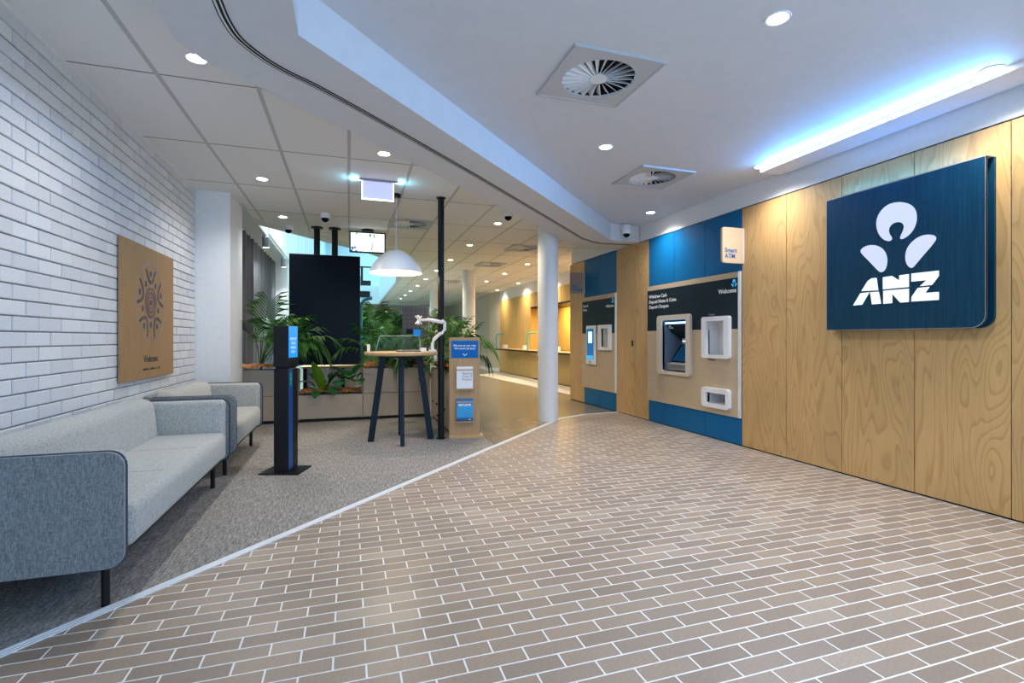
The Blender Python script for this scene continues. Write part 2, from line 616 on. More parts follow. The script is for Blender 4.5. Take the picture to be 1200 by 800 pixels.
# ------------------------------------------------------------------ FLOORS
STRIP = [(-1.66, 1.983), (3.0, 6.878), (3.525, 7.147), (4.16, 7.19)]
rng = random.Random(4)
grout = MB().prism([(XL, Y0), (4.6, Y0), (4.6, 7.19), (4.16, 7.19), (3.525, 7.147), (3.0, 6.878), (-1.66, 1.983)], 'z', -.06, -.0008)
floor = struct('floor', grout, M['grout'], 'clay brick paver floor with white grout joints')
PX, PY, GAP = .232, .0815, .0072
def paver_mesh(poly, mat, z0=-.02, z1=0.0, cx=0, cy=0, ch=.0007):
    k = len(poly)
    ax, ay = sum(p[0] for p in poly) / k, sum(p[1] for p in poly) / k
    vs = [(x - cx, y - cy, z0) for x, y in poly] + [(x - cx, y - cy, z1 - .0005) for x, y in poly]
    for x, y in poly:
        l = math.hypot(x - ax, y - ay)
        t = max(0, 1 - ch * 1.3 / l) if l else 1
        vs.append((ax + (x - ax) * t - cx, ay + (y - ay) * t - cy, z1))
    fs = [tuple(range(2 * k, 3 * k))]
    for i in range(k):
        j = (i + 1) % k
        fs += [(i, j, k + j, k + i), (k + i, k + j, 2 * k + j, 2 * k + i)]
    return vs, fs
std = MB()
std.add(*paver_mesh(rect(-(PX - GAP) / 2, (PX - GAP) / 2, -(PY - GAP) / 2, (PY - GAP) / 2), None))
std_me = std.mesh('paver', M['paver'])
cand = []
tile_planes = [halfplane(STRIP[i + 1], STRIP[i]) for i in range(3)]
for row in range(-50, 62):
    yb = 2.325 + row * PY
    if yb < -1.0 or yb > 7.25: continue
    off = .06 if row % 2 == 0 else .06 + PX / 2
    for c in range(-10, 22):
        x0 = off + c * PX + GAP / 2
        poly = rect(x0, x0 + PX - GAP, yb + GAP / 2, yb + PY - GAP / 2)
        if poly[1][0] < XL or poly[0][0] > 4.15: continue
        full = True
        q = poly
        for n_, d_ in tile_planes + [((1, 0), 4.15), ((-1, 0), -XL)]:
            q2 = clip_poly(q, n_, d_)
            if not q2: q = []; break
            q = q2
        if len(q) < 3 or parea(q) < 2e-4: continue
        full = abs(parea(q) - parea(poly)) < 1e-7
        cx, cy = x0 + (PX - GAP) / 2, yb + PY / 2
        f = in_view(cx, cy, 0)
        cand.append((f if f else 99 + cy, full, cx, cy, q))
cand.sort(key=lambda t: t[0])
rest = MB()
for k, (f, full, cx, cy, q) in enumerate(cand):
    if k < 300:
        if full:
            me = std_me
        else:
            mb = MB(); mb.add(*paver_mesh(q, None, cx=cx, cy=cy)); me = mb.mesh('paver', M['paver'])
        o = link('paver', me, floor, floor.matrix_basis.inverted() @ Matrix.Translation((cx, cy, rng.uniform(-.0003, .0003))))
    else:
        rest.add(*paver_mesh(q, None))
o = part('paver_field', rest, M['paver_s'], floor, world=True)
o['kind'] = 'stuff'

carpet_mb = MB().prism([(-1.9, 1.7), (1.56, 5.335), (1.56, 13.0), (-1.9, 13.0)], 'z', -.05, 0)
struct('floor_carpet', carpet_mb, M['carpet'], 'grey loop pile carpet under the sofas and bar table')
conc = MB().prism([(1.56, 5.335), (3.0, 6.85), (3.525, 7.12), (4.16, 7.165), (5.6, 7.165), (5.6, 31), (-1.9, 31), (-1.9, 13.0), (1.56, 13.0)], 'z', -.05, 0)
struct('floor_concrete', conc, M['concrete'], 'polished brown concrete floor of the rear hall')
rug = MB().prism([(4.52, 9.05), (5.19, 9.05), (5.19, 16.9), (4.05, 16.0), (4.10, 15.4)], 'z', 0, .008)
tag(part('carpet_runner', rug, M['rug'], None), 'pale beige carpet runner on the concrete along the teller counters', 'rug')
# aluminium threshold strip
strip = MB()
def ribbon(mb, pts, w0, w1, z0, z1):
    """strip offset between w0..w1 to the left of the path"""
    P = [Vector((p[0], p[1])) for p in pts]
    rows = []
    for i, p in enumerate(P):
        d = (P[min(i + 1, len(P) - 1)] - P[max(i - 1, 0)]).normalized()
        nrm = Vector((-d.y, d.x))
        rows.append((p + nrm * w0, p + nrm * w1))
    vs, fs = [], []
    for a, b in rows:
        vs += [(a.x, a.y, z0), (b.x, b.y, z0), (b.x, b.y, z1), (a.x, a.y, z1)]
    for i in range(len(rows) - 1):
        o = 4 * i
        for j in range(4):
            k = (j + 1) % 4
            fs.append((o + j, o + k, o + 4 + k, o + 4 + j))
    e = 4 * (len(rows) - 1)
    fs += [(0, 1, 2, 3), (e, e + 1, e + 2, e + 3)]
    mb.add(vs, fs)
ribbon(strip, STRIP, -.026, .026, -.004, .002)
for a, b in ((-.026, -.016), (-.006, .004), (.014, .026)):
    ribbon(strip, STRIP, a, b, .001, .005)
struct('trim_1', strip, M['alum'], 'ribbed aluminium threshold strip between carpet and pavers')

# ------------------------------------------------------------------ LEFT WALL of white bricks
wl = struct('wall_left', MB().box(XL - .25, XL - .009, Y0, 6.52, 0, 3.0), M['mortar'], 'white painted brick wall with raked grey joints')
BX, BZ = .2365, .0828
bcand = []
for row in range(0, 36):
    z0 = 1.402 + (row - 17) * BZ
    if z0 < 0 or z0 > 2.88: continue
    off = 3.268 if (row % 2) else 3.268 + BX / 2
    for c in range(-14, 15):
        y0 = off + c * BX
        y1 = y0 + BX
        if y0 < 1.2 or y0 > 6.5: continue
        y1c, z1c = min(y1 - .004, 6.505), min(z0 + BZ - .004, 2.895)
        y0c, z0c = y0 + .004, z0 + .004
        if y1c - y0c < .02: continue
        f = in_view(XL, (y0 + y1) / 2, z0 + .04)
        full = abs((y1c - y0c) - (BX - .008)) < 1e-6 and abs((z1c - z0c) - (BZ - .008)) < 1e-6
        if z0 < .55 and 2.5 < y0 < 6.2: f = None
        bcand.append((f if f else 99, full, y0c, y1c, z0c, z1c))
bcand.sort(key=lambda t: t[0])
def brick_pts(y0, y1, z0, z1, x=0.0, ch=.0035):
    vs = [(-.02, y0, z0), (-.02, y1, z0), (-.02, y1, z1), (-.02, y0, z1)]
    vs += [(-ch, y0, z0), (-ch, y1, z0), (-ch, y1, z1), (-ch, y0, z1)]
    vs += [(0, y0 + ch, z0 + ch), (0, y1 - ch, z0 + ch), (0, y1 - ch, z1 - ch), (0, y0 + ch, z1 - ch)]
    vs = [(a + x, b, c) for a, b, c in vs]
    fs = [(8, 9, 10, 11)]
    for i in range(4):
        j = (i + 1) % 4
        fs += [(i, j, 4 + j, 4 + i), (4 + i, 4 + j, 8 + j, 8 + i)]
    return vs, fs
mb = MB(); mb.add(*brick_pts(-(BX - .008) / 2, (BX - .008) / 2, -(BZ - .008) / 2, (BZ - .008) / 2))
brick_me = mb.mesh('brick', M['brick'])
brest = MB()
rb = random.Random(9)
for k, (f, full, ya, yb, za, zb) in enumerate(bcand):
    dx = rb.uniform(-.002, .002)
    cy, cz = (ya + yb) / 2, (za + zb) / 2
    if k < 300:
        if full: me = brick_me
        else:
            mb = MB(); mb.add(*brick_pts(ya - cy, yb - cy, za - cz, zb - cz)); me = mb.mesh('brick', M['brick'])
        link('brick', me, wl, wl.matrix_basis.inverted() @ Matrix.Translation((XL + dx, cy, cz)))
    else:
        brest.add(*brick_pts(ya, yb, za, zb, XL + dx))
o = part('brick_field', brest, M['brick_s'], wl, world=True)
o['kind'] = 'stuff'
struct('trim_2', MB().box(XL - .01, XL + .022, Y0, 6.5, 2.868, 2.889), M['paint'], 'thin shadow-line trim where brick wall meets ceiling')

# pier at the end of the brick wall, backing wall behind the curtain, wall stub at the curtain's end
struct('wall_pier', MB().box(XL - .1, -1.312, 6.515, 7.22, 0, 3.0), M['paint'], 'white square pier at the end of the brick wall')
struct('wall_curtain_side', MB().box(-1.95, -1.75, 7.1, 31, 0, 6.5), M['paint'], 'white wall behind the curtains')
struct('wall_stub', MB().box(-1.75, -1.285, 12.0, 12.25, 0, 3.0), M['paint'], 'bright white wall end beyond the curtains')
struct('wall_far', MB().box(-1.95, 5.6, 27.0, 27.2, 0, 3.0), M['beam'], 'beige rear wall of the hall')

# ------------------------------------------------------------------ CEILINGS
SOF_R = [(-.23, Y0), (-.23, 2.577), (.958, 3.795), (3.65, 6.507), (4.16, 6.555)]
SOF_L = [(4.16, 7.157), (3.58, 7.26), (3.33, 7.10), (2.347, 6.048), (1.246, 4.93), (.006, 3.65), (-.507, 3.17), (-.72, 2.96), (-.80, 2.80), (-.80, Y0)]
sof = struct('ceiling_soffit', MB().prism(SOF_R + SOF_L, 'z', ZS, 2.93), M['soffit'], 'white dropped soffit sweeping across the ceiling')
# sliding grille track on the soffit, groove shade drawn as dark ribbons
def smooth_path(pts, n=4):
    out = []
    for i in range(len(pts) - 1):
        p0, p1, p2, p3 = (Vector(pts[max(i - 1, 0)]), Vector(pts[i]), Vector(pts[i + 1]), Vector(pts[min(i + 2, len(pts) - 1)]))
        for k in range(n):
            t = k / n
            out.append(.5 * ((2 * p1) + (-p0 + p2) * t + (2 * p0 - 5 * p1 + 4 * p2 - p3) * t * t + (-p0 + 3 * p1 - 3 * p2 + p3) * t ** 3))
    out.append(Vector(pts[-1]))
    return out
TR = smooth_path([(-.536, .5), (-.536, 1.2), (-.536, 1.8), (-.536, 2.2), (-.535, 2.42), (-.530, 2.56), (-.502, 2.70), (-.414, 2.85), (-.306, 2.963), (-.044, 3.19), (1.095, 4.335), (3.05, 6.38), (3.25, 6.56), (3.60, 6.77), (4.14, 6.75)])
tr1, tr2 = MB(), MB()
ribbon(tr1, TR, -.020, .020, ZS - .003, ZS + .002)
for a, b in ((-.021, -.014), (-.006, .006), (.017, .021)):
    ribbon(tr2, TR, a, b, ZS - .0045, ZS)
t_ = struct('trim_3', tr1, M['alum'], 'curved sliding-grille track running along the soffit')
part('groove_shade', tr2, M['dark'], t_, world=True)

VENTS_P = [(1.538, 2.908), (3.03, 4.53)]
VENTS_G = [(.86, 7.45), (3.06, 10.95), (2.8, 14.6), (3.12, 8.78)]
VH = .308
pieces = [rect(-.5, 4.6, Y0, 7.3)]
for vx, vy in VENTS_P:
    nxt = []
    for p in pieces:
        nxt += subtract(p, rect_planes(vx - VH + .02, vx + VH - .02, vy - VH + .02, vy + VH - .02)) or ([] if (vx, vy) == (0, 0) else [])
    pieces = nxt
# keep only what lies on the street side of the soffit's middle
pl = MB()
for p in pieces:
    q = clip_poly(p, *halfplane((3.9, 6.9), (-.45, 2.75)))
    q = clip_poly(q, (-1, 0), .5) if q else q
    if q: pl.prism(q, 'z', ZC, ZC + .05)
ceil = struct('ceiling', pl, M['plaster'], 'smooth white plaster ceiling over the paved lobby')

# atrium opening
VN = [(-1.29, 8.22), (-.579, 9.116), (.015, 9.80), (.42, 10.40), (.72, 10.95), (1.0, 12.0), (1.20, 13.6), (1.34, 15.5)]
void_poly = VN + [(1.36, 24.6), (-1.29, 24.6)]
# tiles: lattice 0.589 x 1.19
GX, GY = .5835, 1.19
ceil2 = struct('ceiling_grid', MB().box(XL - .02, XL + .0, Y0, 6.5, 2.893, 2.91), M['tbar'], 'suspended ceiling of pale mineral tiles in a grey grid')
sl_planes = [((-1, 0), .50), halfplane((4.2, 7.43), (-.55, 2.80))]   # street side: x > -.5 and below the soffit middle line
M_LINE = [(-1.42, 7.66), (-.93, 8.15), (-.35, 8.77), (.03, 9.31)]     # inner line of plaster margin round the opening
open_planes = [halfplane((-1.60, 7.47), (-.93, 8.15))]
def outside_void(poly):
    """convex-pieces of the poly outside the void plus margin"""
    region = [(-1.62, 7.44), (-.93, 8.15), (-.35, 8.77), (.05, 9.31), (.62, 10.3), (.95, 11.2), (1.22, 12.4), (1.42, 14.5), (1.5, 24.75), (-1.62, 24.75)]
    planes = [halfplane(region[i], region[(i + 1) % len(region)]) for i in range(len(region))]
    return subtract(poly, planes)
tile_me = {}
tiles = MB()
n_t = 0
jobs = []
for ix in range(-4, 10):
    for iy in range(-5, 22):
        x0, y0 = ix * GX, 3.735 + iy * GY
        poly = rect(max(x0 + .003, XL + .001), min(x0 + GX - .003, 5.6), y0 + .0045, y0 + GY - .0045)
        if poly[1][0] <= poly[0][0] or y0 > 27: continue
        if x0 + GX < -1.2 and y0 + GY > 7.3: 
            if y0 > 6.5: continue
        ps = subtract(poly, sl_planes)
        ps2 = []
        for p in ps: ps2 += outside_void(p)
        for vx, vy in VENTS_G:
            nx = []
            for p in ps2: nx += subtract(p, rect_planes(vx - .28, vx + .28, vy - .28, vy + .28))
            ps2 = nx
        if ps2: jobs.append((x0, y0, poly, ps2))
for x0, y0, poly, ps in jobs:
    full = len(ps) == 1 and abs(parea(ps[0]) - parea(poly)) < 1e-6 and x0 > XL
    cx, cy = x0 + GX / 2, y0 + GY / 2
    if full:
        me = tile_me.get(0)
        if me is None:
            mb = MB(); mb.box(-GX / 2 + .003, GX / 2 - .003, -GY / 2 + .0045, GY / 2 - .0045, 0, .02)
            me = tile_me[0] = mb.mesh('ceiling_tile', M['ctile'])
    else:
        mb = MB()
        for p in ps: mb.prism([(x - cx, y - cy) for x, y in p], 'z', 0, .02)
        me = mb.mesh('ceiling_tile', M['ctile'])
    link('ceiling_tile', me, ceil2, ceil2.matrix_basis.inverted() @ Matrix.Translation((cx, cy, ZC)))
# grid bars
bars = []
for ix in range(-3, 10):
    for iy in range(-5, 22):
        x = ix * GX
        bars.append(('long_bar', rect(x - .0135, x + .0135, 3.735 + iy * GY, 3.735 + (iy + 1) * GY)))
bm_l, bm_c = MB(), MB()
for _, r in bars:
    if r[2][1] > 27: continue
    for p in subtract(r, sl_planes):
        for p2 in outside_void(p):
            bm_l.prism(p2, 'z', ZC - .0025, ZC + .004)
for iy in range(-5, 22):
    y = 3.735 + iy * GY
    r = rect(XL, 5.6, y - .0055, y + .0055)
    if y > 27: continue
    for p in subtract(r, sl_planes):
        for p2 in outside_void(p):
            bm_c.prism(p2, 'z', ZC - .001, ZC + .012)
for nm, b_, mt in (('main_bar', bm_l, M['tbar']), ('cross_bar', bm_c, plain('dark_joint_grey', (.16, .16, .16), .7))):
    o = part(nm, b_, mt, ceil2, world=True)
# plaster margin and the strip above the curtains
mar = MB()
reg = [(-1.62, 7.44), (-.93, 8.15), (-.35, 8.77), (.05, 9.31), (.62, 10.3), (.95, 11.2), (1.22, 12.4), (1.42, 14.5)]
for i in range(len(reg) - 1):
    mar.prism([reg[i], reg[i + 1], VN[min(i + 1, 7)], VN[i]], 'z', ZC - .004, 2.95)
mar.prism([(1.42, 14.5), (1.5, 24.75), (1.36, 24.6), (1.34, 15.5)], 'z', ZC - .004, 2.95)
mar.prism([(-1.75, 7.0), (-1.25, 7.0), (-1.28, 8.23), (-1.28, 24.6), (-1.75, 24.6)], 'z', ZC - .005, 2.95)
struct('ceiling_margin', mar, M['plaster'], 'plain plaster margin round the atrium opening')

# atrium shaft above the opening
AT = 7.0
atr = MB()
for i in range(len(VN) - 1):
    a, b = VN[i], VN[i + 1]
    atr.add([(a[0], a[1], 2.9), (b[0], b[1], 2.9), (b[0], b[1], AT), (a[0], a[1], AT)], [(0, 1, 2, 3)])
atr.add([(1.34, 15.5, 2.9), (1.36, 24.6, 2.9), (1.36, 24.6, 4.0), (1.34, 15.5, 4.0)], [(0, 1, 2, 3)])
M['atrium'] = plain('pale_atrium_paint', (.74, .80, .84), .6)
aw = struct('wall_atrium', MB().box(-1.75, -1.29, 7.6, 32, 2.9, AT), M['atrium'], 'pale blue-white wall of the atrium shaft')
part('shaft_face', atr, M['atrium'], aw, world=True)
for k in range(6):   # tall wall panels on the atrium's left side
    y = 9.2 + k * 2.5
    part('wall_panel', MB().box(-1.30, -1.265, y, y + 2.42, 2.95, AT - .1), M['atrium'], aw, world=True)
part('far_face', MB().box(-1.4, 9, 31.6, 31.8, 2.9, AT), M['atrium'], aw, world=True)
part('shaft_top', MB().box(-1.75, 9, 7.6, 32, AT, AT + .1), M['atrium'], aw, world=True)
part('upper_side_wall', MB().box(7.0, 7.1, 12, 32, 2.95, AT), M['atrium'], aw, world=True)
deck = struct('floor_upper', MB().box(-1.29, 7, 24.6, 31.6, 2.85, 3.70), M['atrium'], 'upper storey floor edge seen through the atrium')
part('duct_slot', MB().box(-.55, .95, 24.575, 24.61, 3.14, 3.44), M['charcoal'], deck, world=True, label='dark grilled slot in the floor edge')
for k in range(4):
    part('slot_bar', MB().box(-.5 + .4 * k, -.46 + .4 * k, 24.56, 24.58, 3.14, 3.44), M['charcoal'], deck, world=True)
part('side_deck', MB().prism([(1.5, 15.5), (7, 15.5), (7, 24.6), (1.36, 24.6)], 'z', 3.6, 3.7), M['atrium'], deck, world=True)
bal = thing('balustrade', 'glass balustrade with steel handrail on the upper storey edge', 'balustrade', (0, 24.7, 3.70))
part('handrail', MB().box(-1.25, 1.3, 24.66, 24.74, 4.56, 4.62), M['charcoal'], bal, world=True)
for x in (-1.0, .58):
    p_ = part('post', MB().box(x - .05, x + .05, 24.67, 24.73, 3.7, 4.58), M['charcoal'], bal, world=True)
for x in (-1.2, -.45, .62):
    part('glass_pane', MB().box(x, x + .66, 24.69, 24.70, 3.74, 4.5), M['glass'], bal, world=True)
cab = thing('filing_cabinet', 'pair of grey cabinets behind the upper balustrade', 'cabinet', (.2, 26.5, 3.70))
part('body', MB().box(-.55, .62, 26.2, 26.9, 3.70, 4.32), M['charcoal'], cab, world=True)
part('body', MB().box(.64, 1.05, 26.2, 26.9, 3.70, 4.12), M['charcoal'], cab, world=True)
for zz in (3.74, 4.03):
    part('drawer', MB().box(-.52, .6, 26.185, 26.2, zz, zz + .26), M['grey_pl'], cab, world=True)

# ------------------------------------------------------------------ RIGHT WALL
wr = struct('wall_right', MB().box(4.62, 4.72, .93, 9.0, 0, 3.0), M['dark'], 'right wall clad in plywood and blue panels')
part('bulkhead', MB().box(4.172, 4.62, Y0, 9.0, 2.655, 2.96), M['paint'], wr, world=True, label='white band above the panels')
part('end_cheek', MB().box(4.15, 4.72, .905, .925, 0, 2.655), M['paint'], wr, world=True)  # unseen wall end; opening before it added to let daylight onto the floor
part('return_wall', MB().box(4.17, 5.3, 8.90, 9.0, 0, 2.96), M['paint'], wr, world=True)
part('plinth', MB().box(4.165, 4.62, .93, 9.0, -.02, .012), M['dark'], wr, world=True)  # near-black strip painting the shaded gap under the panels
seams = [2.107 - .593 * k for k in range(2, 0, -1)] + [2.107, 2.70, 3.297, 3.887, 4.479]
def ply_panel(y0, y1, z0=.014, z1=2.637, nm='plywood_panel', parent=None, mat='ply'):
    return part(nm, MB().rbox(4.15, 4.17, y0 + .0028, y1 - .0028, z0, z1, .0015, 1), M[mat], parent or wr, world=True)
for a, b in zip(seams, seams[1:]): ply_panel(a, b)
ply_panel(6.295, 6.629)
ply_panel(8.385, 9.018)
d1 = part('door_1', MB().rbox(4.15, 4.17, 6.632, 7.217, .014, 2.637, .0015, 1), M['ply'], None)
tag(d1, 'flush plywood door leaf between the two machine bays', None, None, 'structure')
lk = part('lock', MB().rbox(4.138, 4.152, 6.715, 6.745, 1.08, 1.17, .004, 1), M['charcoal'], d1, world=True)
for a, b in ((4.482, 5.088), (5.088, 5.696), (5.696, 6.292), (7.223, 7.783), (7.783, 8.382)):
    ply_panel(a, b, 1.956, 2.637, 'blue_panel', None, 'blue')
    ply_panel(a, b, .014, .305, 'blue_panel', None, 'blue')

def hole_pieces(rects, holes):
    ps = [rect(*rects)]
    for h in holes:
        nx = []
        for p in ps:
            nx += subtract(p, rect_planes(*h))
        ps = nx
    return ps
def fascia(root, y0, y1, z0, z1, zd0, zd1, holes):
    """beige board with a dark header band, holes cut through both"""
    be, he = MB(), MB()
    for p in hole_pieces((y0, y1, z0, zd0), holes): be.prism(p, 'x', 4.130, 4.147)
    for p in hole_pieces((y0, y1, zd1, z1), []): be.prism(p, 'x', 4.130, 4.147)
    for p in hole_pieces((y0, y1, zd0, zd1), holes): he.prism(p, 'x', 4.130, 4.147)
    part('fascia', be, M['beige'], root, world=True)
    part('header_panel', he, M['header'], root, world=True, label='dark slate header band with white lettering')
    part('edge_trim', MB().box(4.128, 4.149, y0 - .033, y0 - .001, z0, z1), M['alum'], root, world=True)
def cavity(mb, y0, y1, z0, z1, depth, x0=4.115):
    t = .008
    mb.box(x0, x0 + depth, y0 - t, y0, z0 - t, z1 + t).box(x0, x0 + depth, y1, y1 + t, z0 - t, z1 + t)
    mb.box(x0, x0 + depth, y0, y1, z0 - t, z0).box(x0, x0 + depth, y0, y1, z1, z1 + t)
    mb.box(x0 + depth, x0 + depth + t, y0 - t, y1 + t, z0 - t, z1 + t)
    return mb

LOGO = {
 'head': [(2.797, 1.973), (2.825, 1.965), (2.869, 1.993), (2.903, 2.045), (2.919, 2.106), (2.917, 2.157), (2.896, 2.206), (2.856, 2.245), (2.807, 2.262), (2.753, 2.259), (2.7, 2.242), (2.654, 2.21), (2.626, 2.17), (2.616, 2.119), (2.619, 2.072), (2.637, 2.024), (2.671, 1.986), (2.711, 1.966), (2.735, 1.966), (2.734, 1.988), (2.717, 2.02), (2.707, 2.048), (2.71, 2.076), (2.729, 2.096), (2.758, 2.105), (2.791, 2.101), (2.814, 2.081), (2.823, 2.054), (2.815, 2.021), (2.798, 1.995)],
 'armL': [(3.052, 1.929), (3.032, 1.952), (2.991, 1.964), (2.945, 1.961), (2.9, 1.942), (2.862, 1.909), (2.84, 1.867), (2.832, 1.822), (2.837, 1.772), (2.856, 1.736), (2.884, 1.728), (2.907, 1.748), (2.978, 1.833), (3.039, 1.902)],
 'armR': [(2.668, 1.74), (2.688, 1.766), (2.699, 1.814), (2.694, 1.862), (2.677, 1.902), (2.643, 1.938), (2.598, 1.962), (2.549, 1.967), (2.507, 1.955), (2.486, 1.935), (2.488, 1.915), (2.517, 1.877), (2.571, 1.818), (2.626, 1.755), (2.648, 1.731)],
}
LET = {
 'A': [[(3.041, 1.594), (2.988, 1.672), (2.958, 1.689), (2.918, 1.69), (2.904, 1.588)], [(3.112, 1.479), (3.05, 1.576), (2.976, 1.579), (3.037, 1.481)], [(2.968, 1.578), (2.9, 1.576), (2.882, 1.48), (2.952, 1.478)]],
 'N': [[(2.865, 1.592), (2.865, 1.688), (2.797, 1.69), (2.741, 1.647), (2.741, 1.688), (2.673, 1.69), (2.673, 1.592), (2.735, 1.592), (2.798, 1.592)], [(2.862, 1.477), (2.862, 1.580), (2.801, 1.580), (2.735, 1.579), (2.673, 1.579), (2.673, 1.478), (2.734, 1.478), (2.796, 1.553), (2.796, 1.478)]],
 'Z': [[(2.653, 1.631), (2.653, 1.691), (2.47, 1.69), (2.47, 1.652), (2.514, 1.592), (2.593, 1.591), (2.549, 1.63)], [(2.653, 1.48), (2.651, 1.516), (2.609, 1.578), (2.53, 1.579), (2.56, 1.537), (2.47, 1.536), (2.47, 1.479)]],
}
def chaikin(poly, n=1):
    for _ in range(n):
        out = []
        for i in range(len(poly)):
            a, b = poly[i], poly[(i + 1) % len(poly)]
            out += [(a[0] * .75 + b[0] * .25, a[1] * .75 + b[1] * .25), (a[0] * .25 + b[0] * .75, a[1] * .25 + b[1] * .75)]
        poly = out
    return poly
def mini_logo(root, yc, zc, s, mat, x):
    mb = MB()
    for k in LOGO:
        mb.prism([(yc + (y - 2.77) * s, zc + (z - 1.99) * s) for y, z in LOGO[k]], 'x', x - .0015, x)
    part('emblem', mb, mat, root, world=True)

# bay 1: cash machine with its two pockets
H_ATM, H_REC, H_SLOT = (5.385, 5.905, .757, 1.450), (4.697, 4.999, 1.008, 1.406), (4.668, 4.999, .432, .558)
atm = thing('cash_machine', 'wide cash machine fascia with dark header, screen recess and two white pockets', 'cash machine', (4.13, 5.4, .31))
fascia(atm, 4.517, 6.296, .312, 1.950, 1.308, 1.885, [H_ATM, H_REC, H_SLOT])
fr = part('recess_frame', MB().ring(rrect(5.30, 6.015, .715, 1.515, .05), rrect(*H_ATM, .015), 'x', 4.093, 4.133), plain('pale_beige_frame', (.62, .54, .45), .4), atm, world=True)
part('recess', cavity(MB(), *H_ATM, .36), plain('blue_grey_housing', (.16, .23, .31), .45), atm, world=True)
part('canopy', MB().prism([(4.15, 1.395), (4.47, 1.395), (4.47, 1.20), (4.39, 1.185), (4.24, 1.28)], 'y', 5.39, 5.87), M['header'], atm, world=True)
part('light_bar', MB().box(4.135, 4.165, 5.39, 5.87, 1.398, 1.42), M['em_atm'], atm, world=True)
sw = part('screen_housing', MB().prism([(4.47, 1.16), (4.47, .875), (4.215, .875), (4.205, .90), (4.40, 1.16)], 'y', 5.39, 5.84), M['charcoal'], atm, world=True)
part('screen', MB().prism([(4.20, .905), (4.205, .899), (4.397, 1.15), (4.392, 1.155)], 'y', 5.41, 5.80), plain('dark_blue_screen', (.004, .02, .05), .15, emit=(.0, .05, .14), estr=.35), sw, world=True)
kb = part('keypad_shelf', MB().rbox(4.15, 4.46, 5.395, 5.86, .775, .868, .01, 2), M['chrome'], atm, world=True)
for i in range(3):
    for j in range(6):
        part('key', MB().rbox(4.17 + .045 * i, 4.205 + .045 * i, 5.43 + .065 * j, 5.475 + .065 * j, .866, .876, .003, 1), M['grey_pl'], kb, world=True)
part('card_reader', MB().rbox(4.20, 4.24, 5.46, 5.60, 1.13, 1.2, .008, 2), M['grey_pl'], atm, world=True)
part('card_slot', MB().box(4.197, 4.2, 5.48, 5.58, 1.16, 1.17), M['em_atm'], atm, world=True)
text('Cards\nContactless', .022, M['print_w'], atm, (4.152, 5.82, 1.36), '-x')
rp = part('pocket_frame', MB().ring(rrect(4.616, 5.075, .967, 1.460, .03), rrect(*H_REC, .012), 'x', 4.085, 4.133), M['white_pl'], atm, world=True, label='tall white pocket frame')
part('pocket', cavity(MB(), *H_REC, .17), M['white_pl'], atm, world=True)
part('pocket_frame', MB().ring(rrect(4.616, 5.075, .383, .615, .04), rrect(*H_SLOT, .01), 'x', 4.085, 4.133), M['white_pl'], atm, world=True, label='low white cash outlet frame')
part('pocket', cavity(MB(), *H_SLOT, .2), M['white_pl'], atm, world=True)
sh = part('shutter', MB().box(4.27, 4.29, 4.67, 4.90, .435, .555), M['charcoal'], atm, world=True)
for yy in (4.72, 4.78, 4.84):
    part('rib', MB().box(4.26, 4.27, yy, yy + .012, .44, .55), M['grey_pl'], sh, world=True)
text('Withdraw Cash\nDeposit Notes & Coins\nDeposit Cheques', .066, M['print_w'], atm, (4.1295, 6.255, 1.775), '-x', bold=.0008, space=1.12)
text('Welcome', .072, M['print_w'], atm, (4.1295, 4.54, 1.722), '-x', 'RIGHT', bold=.001)
mini_logo(atm, 4.575, 1.825, .16, M['print_cyan'], 4.1295)
for zz, mt in ((1.477, M['print_grey']), (.937, M['print_k'])):
    text('\u25C0 Receipt' if False else '< Receipt', .030, mt, atm, (4.1295, 5.005, zz), '-x')

# bay 2: deposit machine
H_N2 = (7.395, 7.66, 1.055, 1.372)
dep = thing('deposit_machine', 'narrow deposit machine fascia with phone-like display and one white pocket', 'machine', (4.13, 7.8, .31))
fascia(dep, 7.236, 8.43, .308, 1.950, 1.29, 1.877, [H_N2])
ph = part('device', MB().rbox(4.085, 4.131, 7.85, 8.20, .737, 1.430, .018, 2), M['white_pl'], dep, world=True)
part('display', MB().box(4.081, 4.086, 7.895, 8.155, .83, 1.375), M['em_bluedim'], ph, world=True)
part('bright_window', MB().box(4.078, 4.082, 7.95, 8.085, 1.12, 1.32), M['em_scr'], ph, world=True)
part('lower_window', MB().box(4.078, 4.082, 7.90, 8.15, .835, .90), plain('cyan_icons', (.02, .3, .6), .3, emit=(.02, .35, .7), estr=.6), ph, world=True)
part('button', MB().cyl((4.078, 8.03, .785), .022, .009, 12, 'x'), M['grey_pl'], ph, world=True)
part('pocket_frame', MB().ring(rrect(7.334, 7.748, 1.005, 1.431, .018), rrect(*H_N2, .008), 'x', 4.085, 4.133), M['white_pl'], dep, world=True)
part('pocket', cavity(MB(), *H_N2, .15), M['white_pl'], dep, world=True)
text('Deposit\nNotes', .066, M['print_w'], dep, (4.1295, 8.40, 1.775), '-x', bold=.0008, space=1.12)
text('Welcome', .066, M['print_w'], dep, (4.1295, 7.27, 1.722), '-x', 'RIGHT', bold=.001)
mini_logo(dep, 7.30, 1.825, .16, M['print_cyan'], 4.1295)

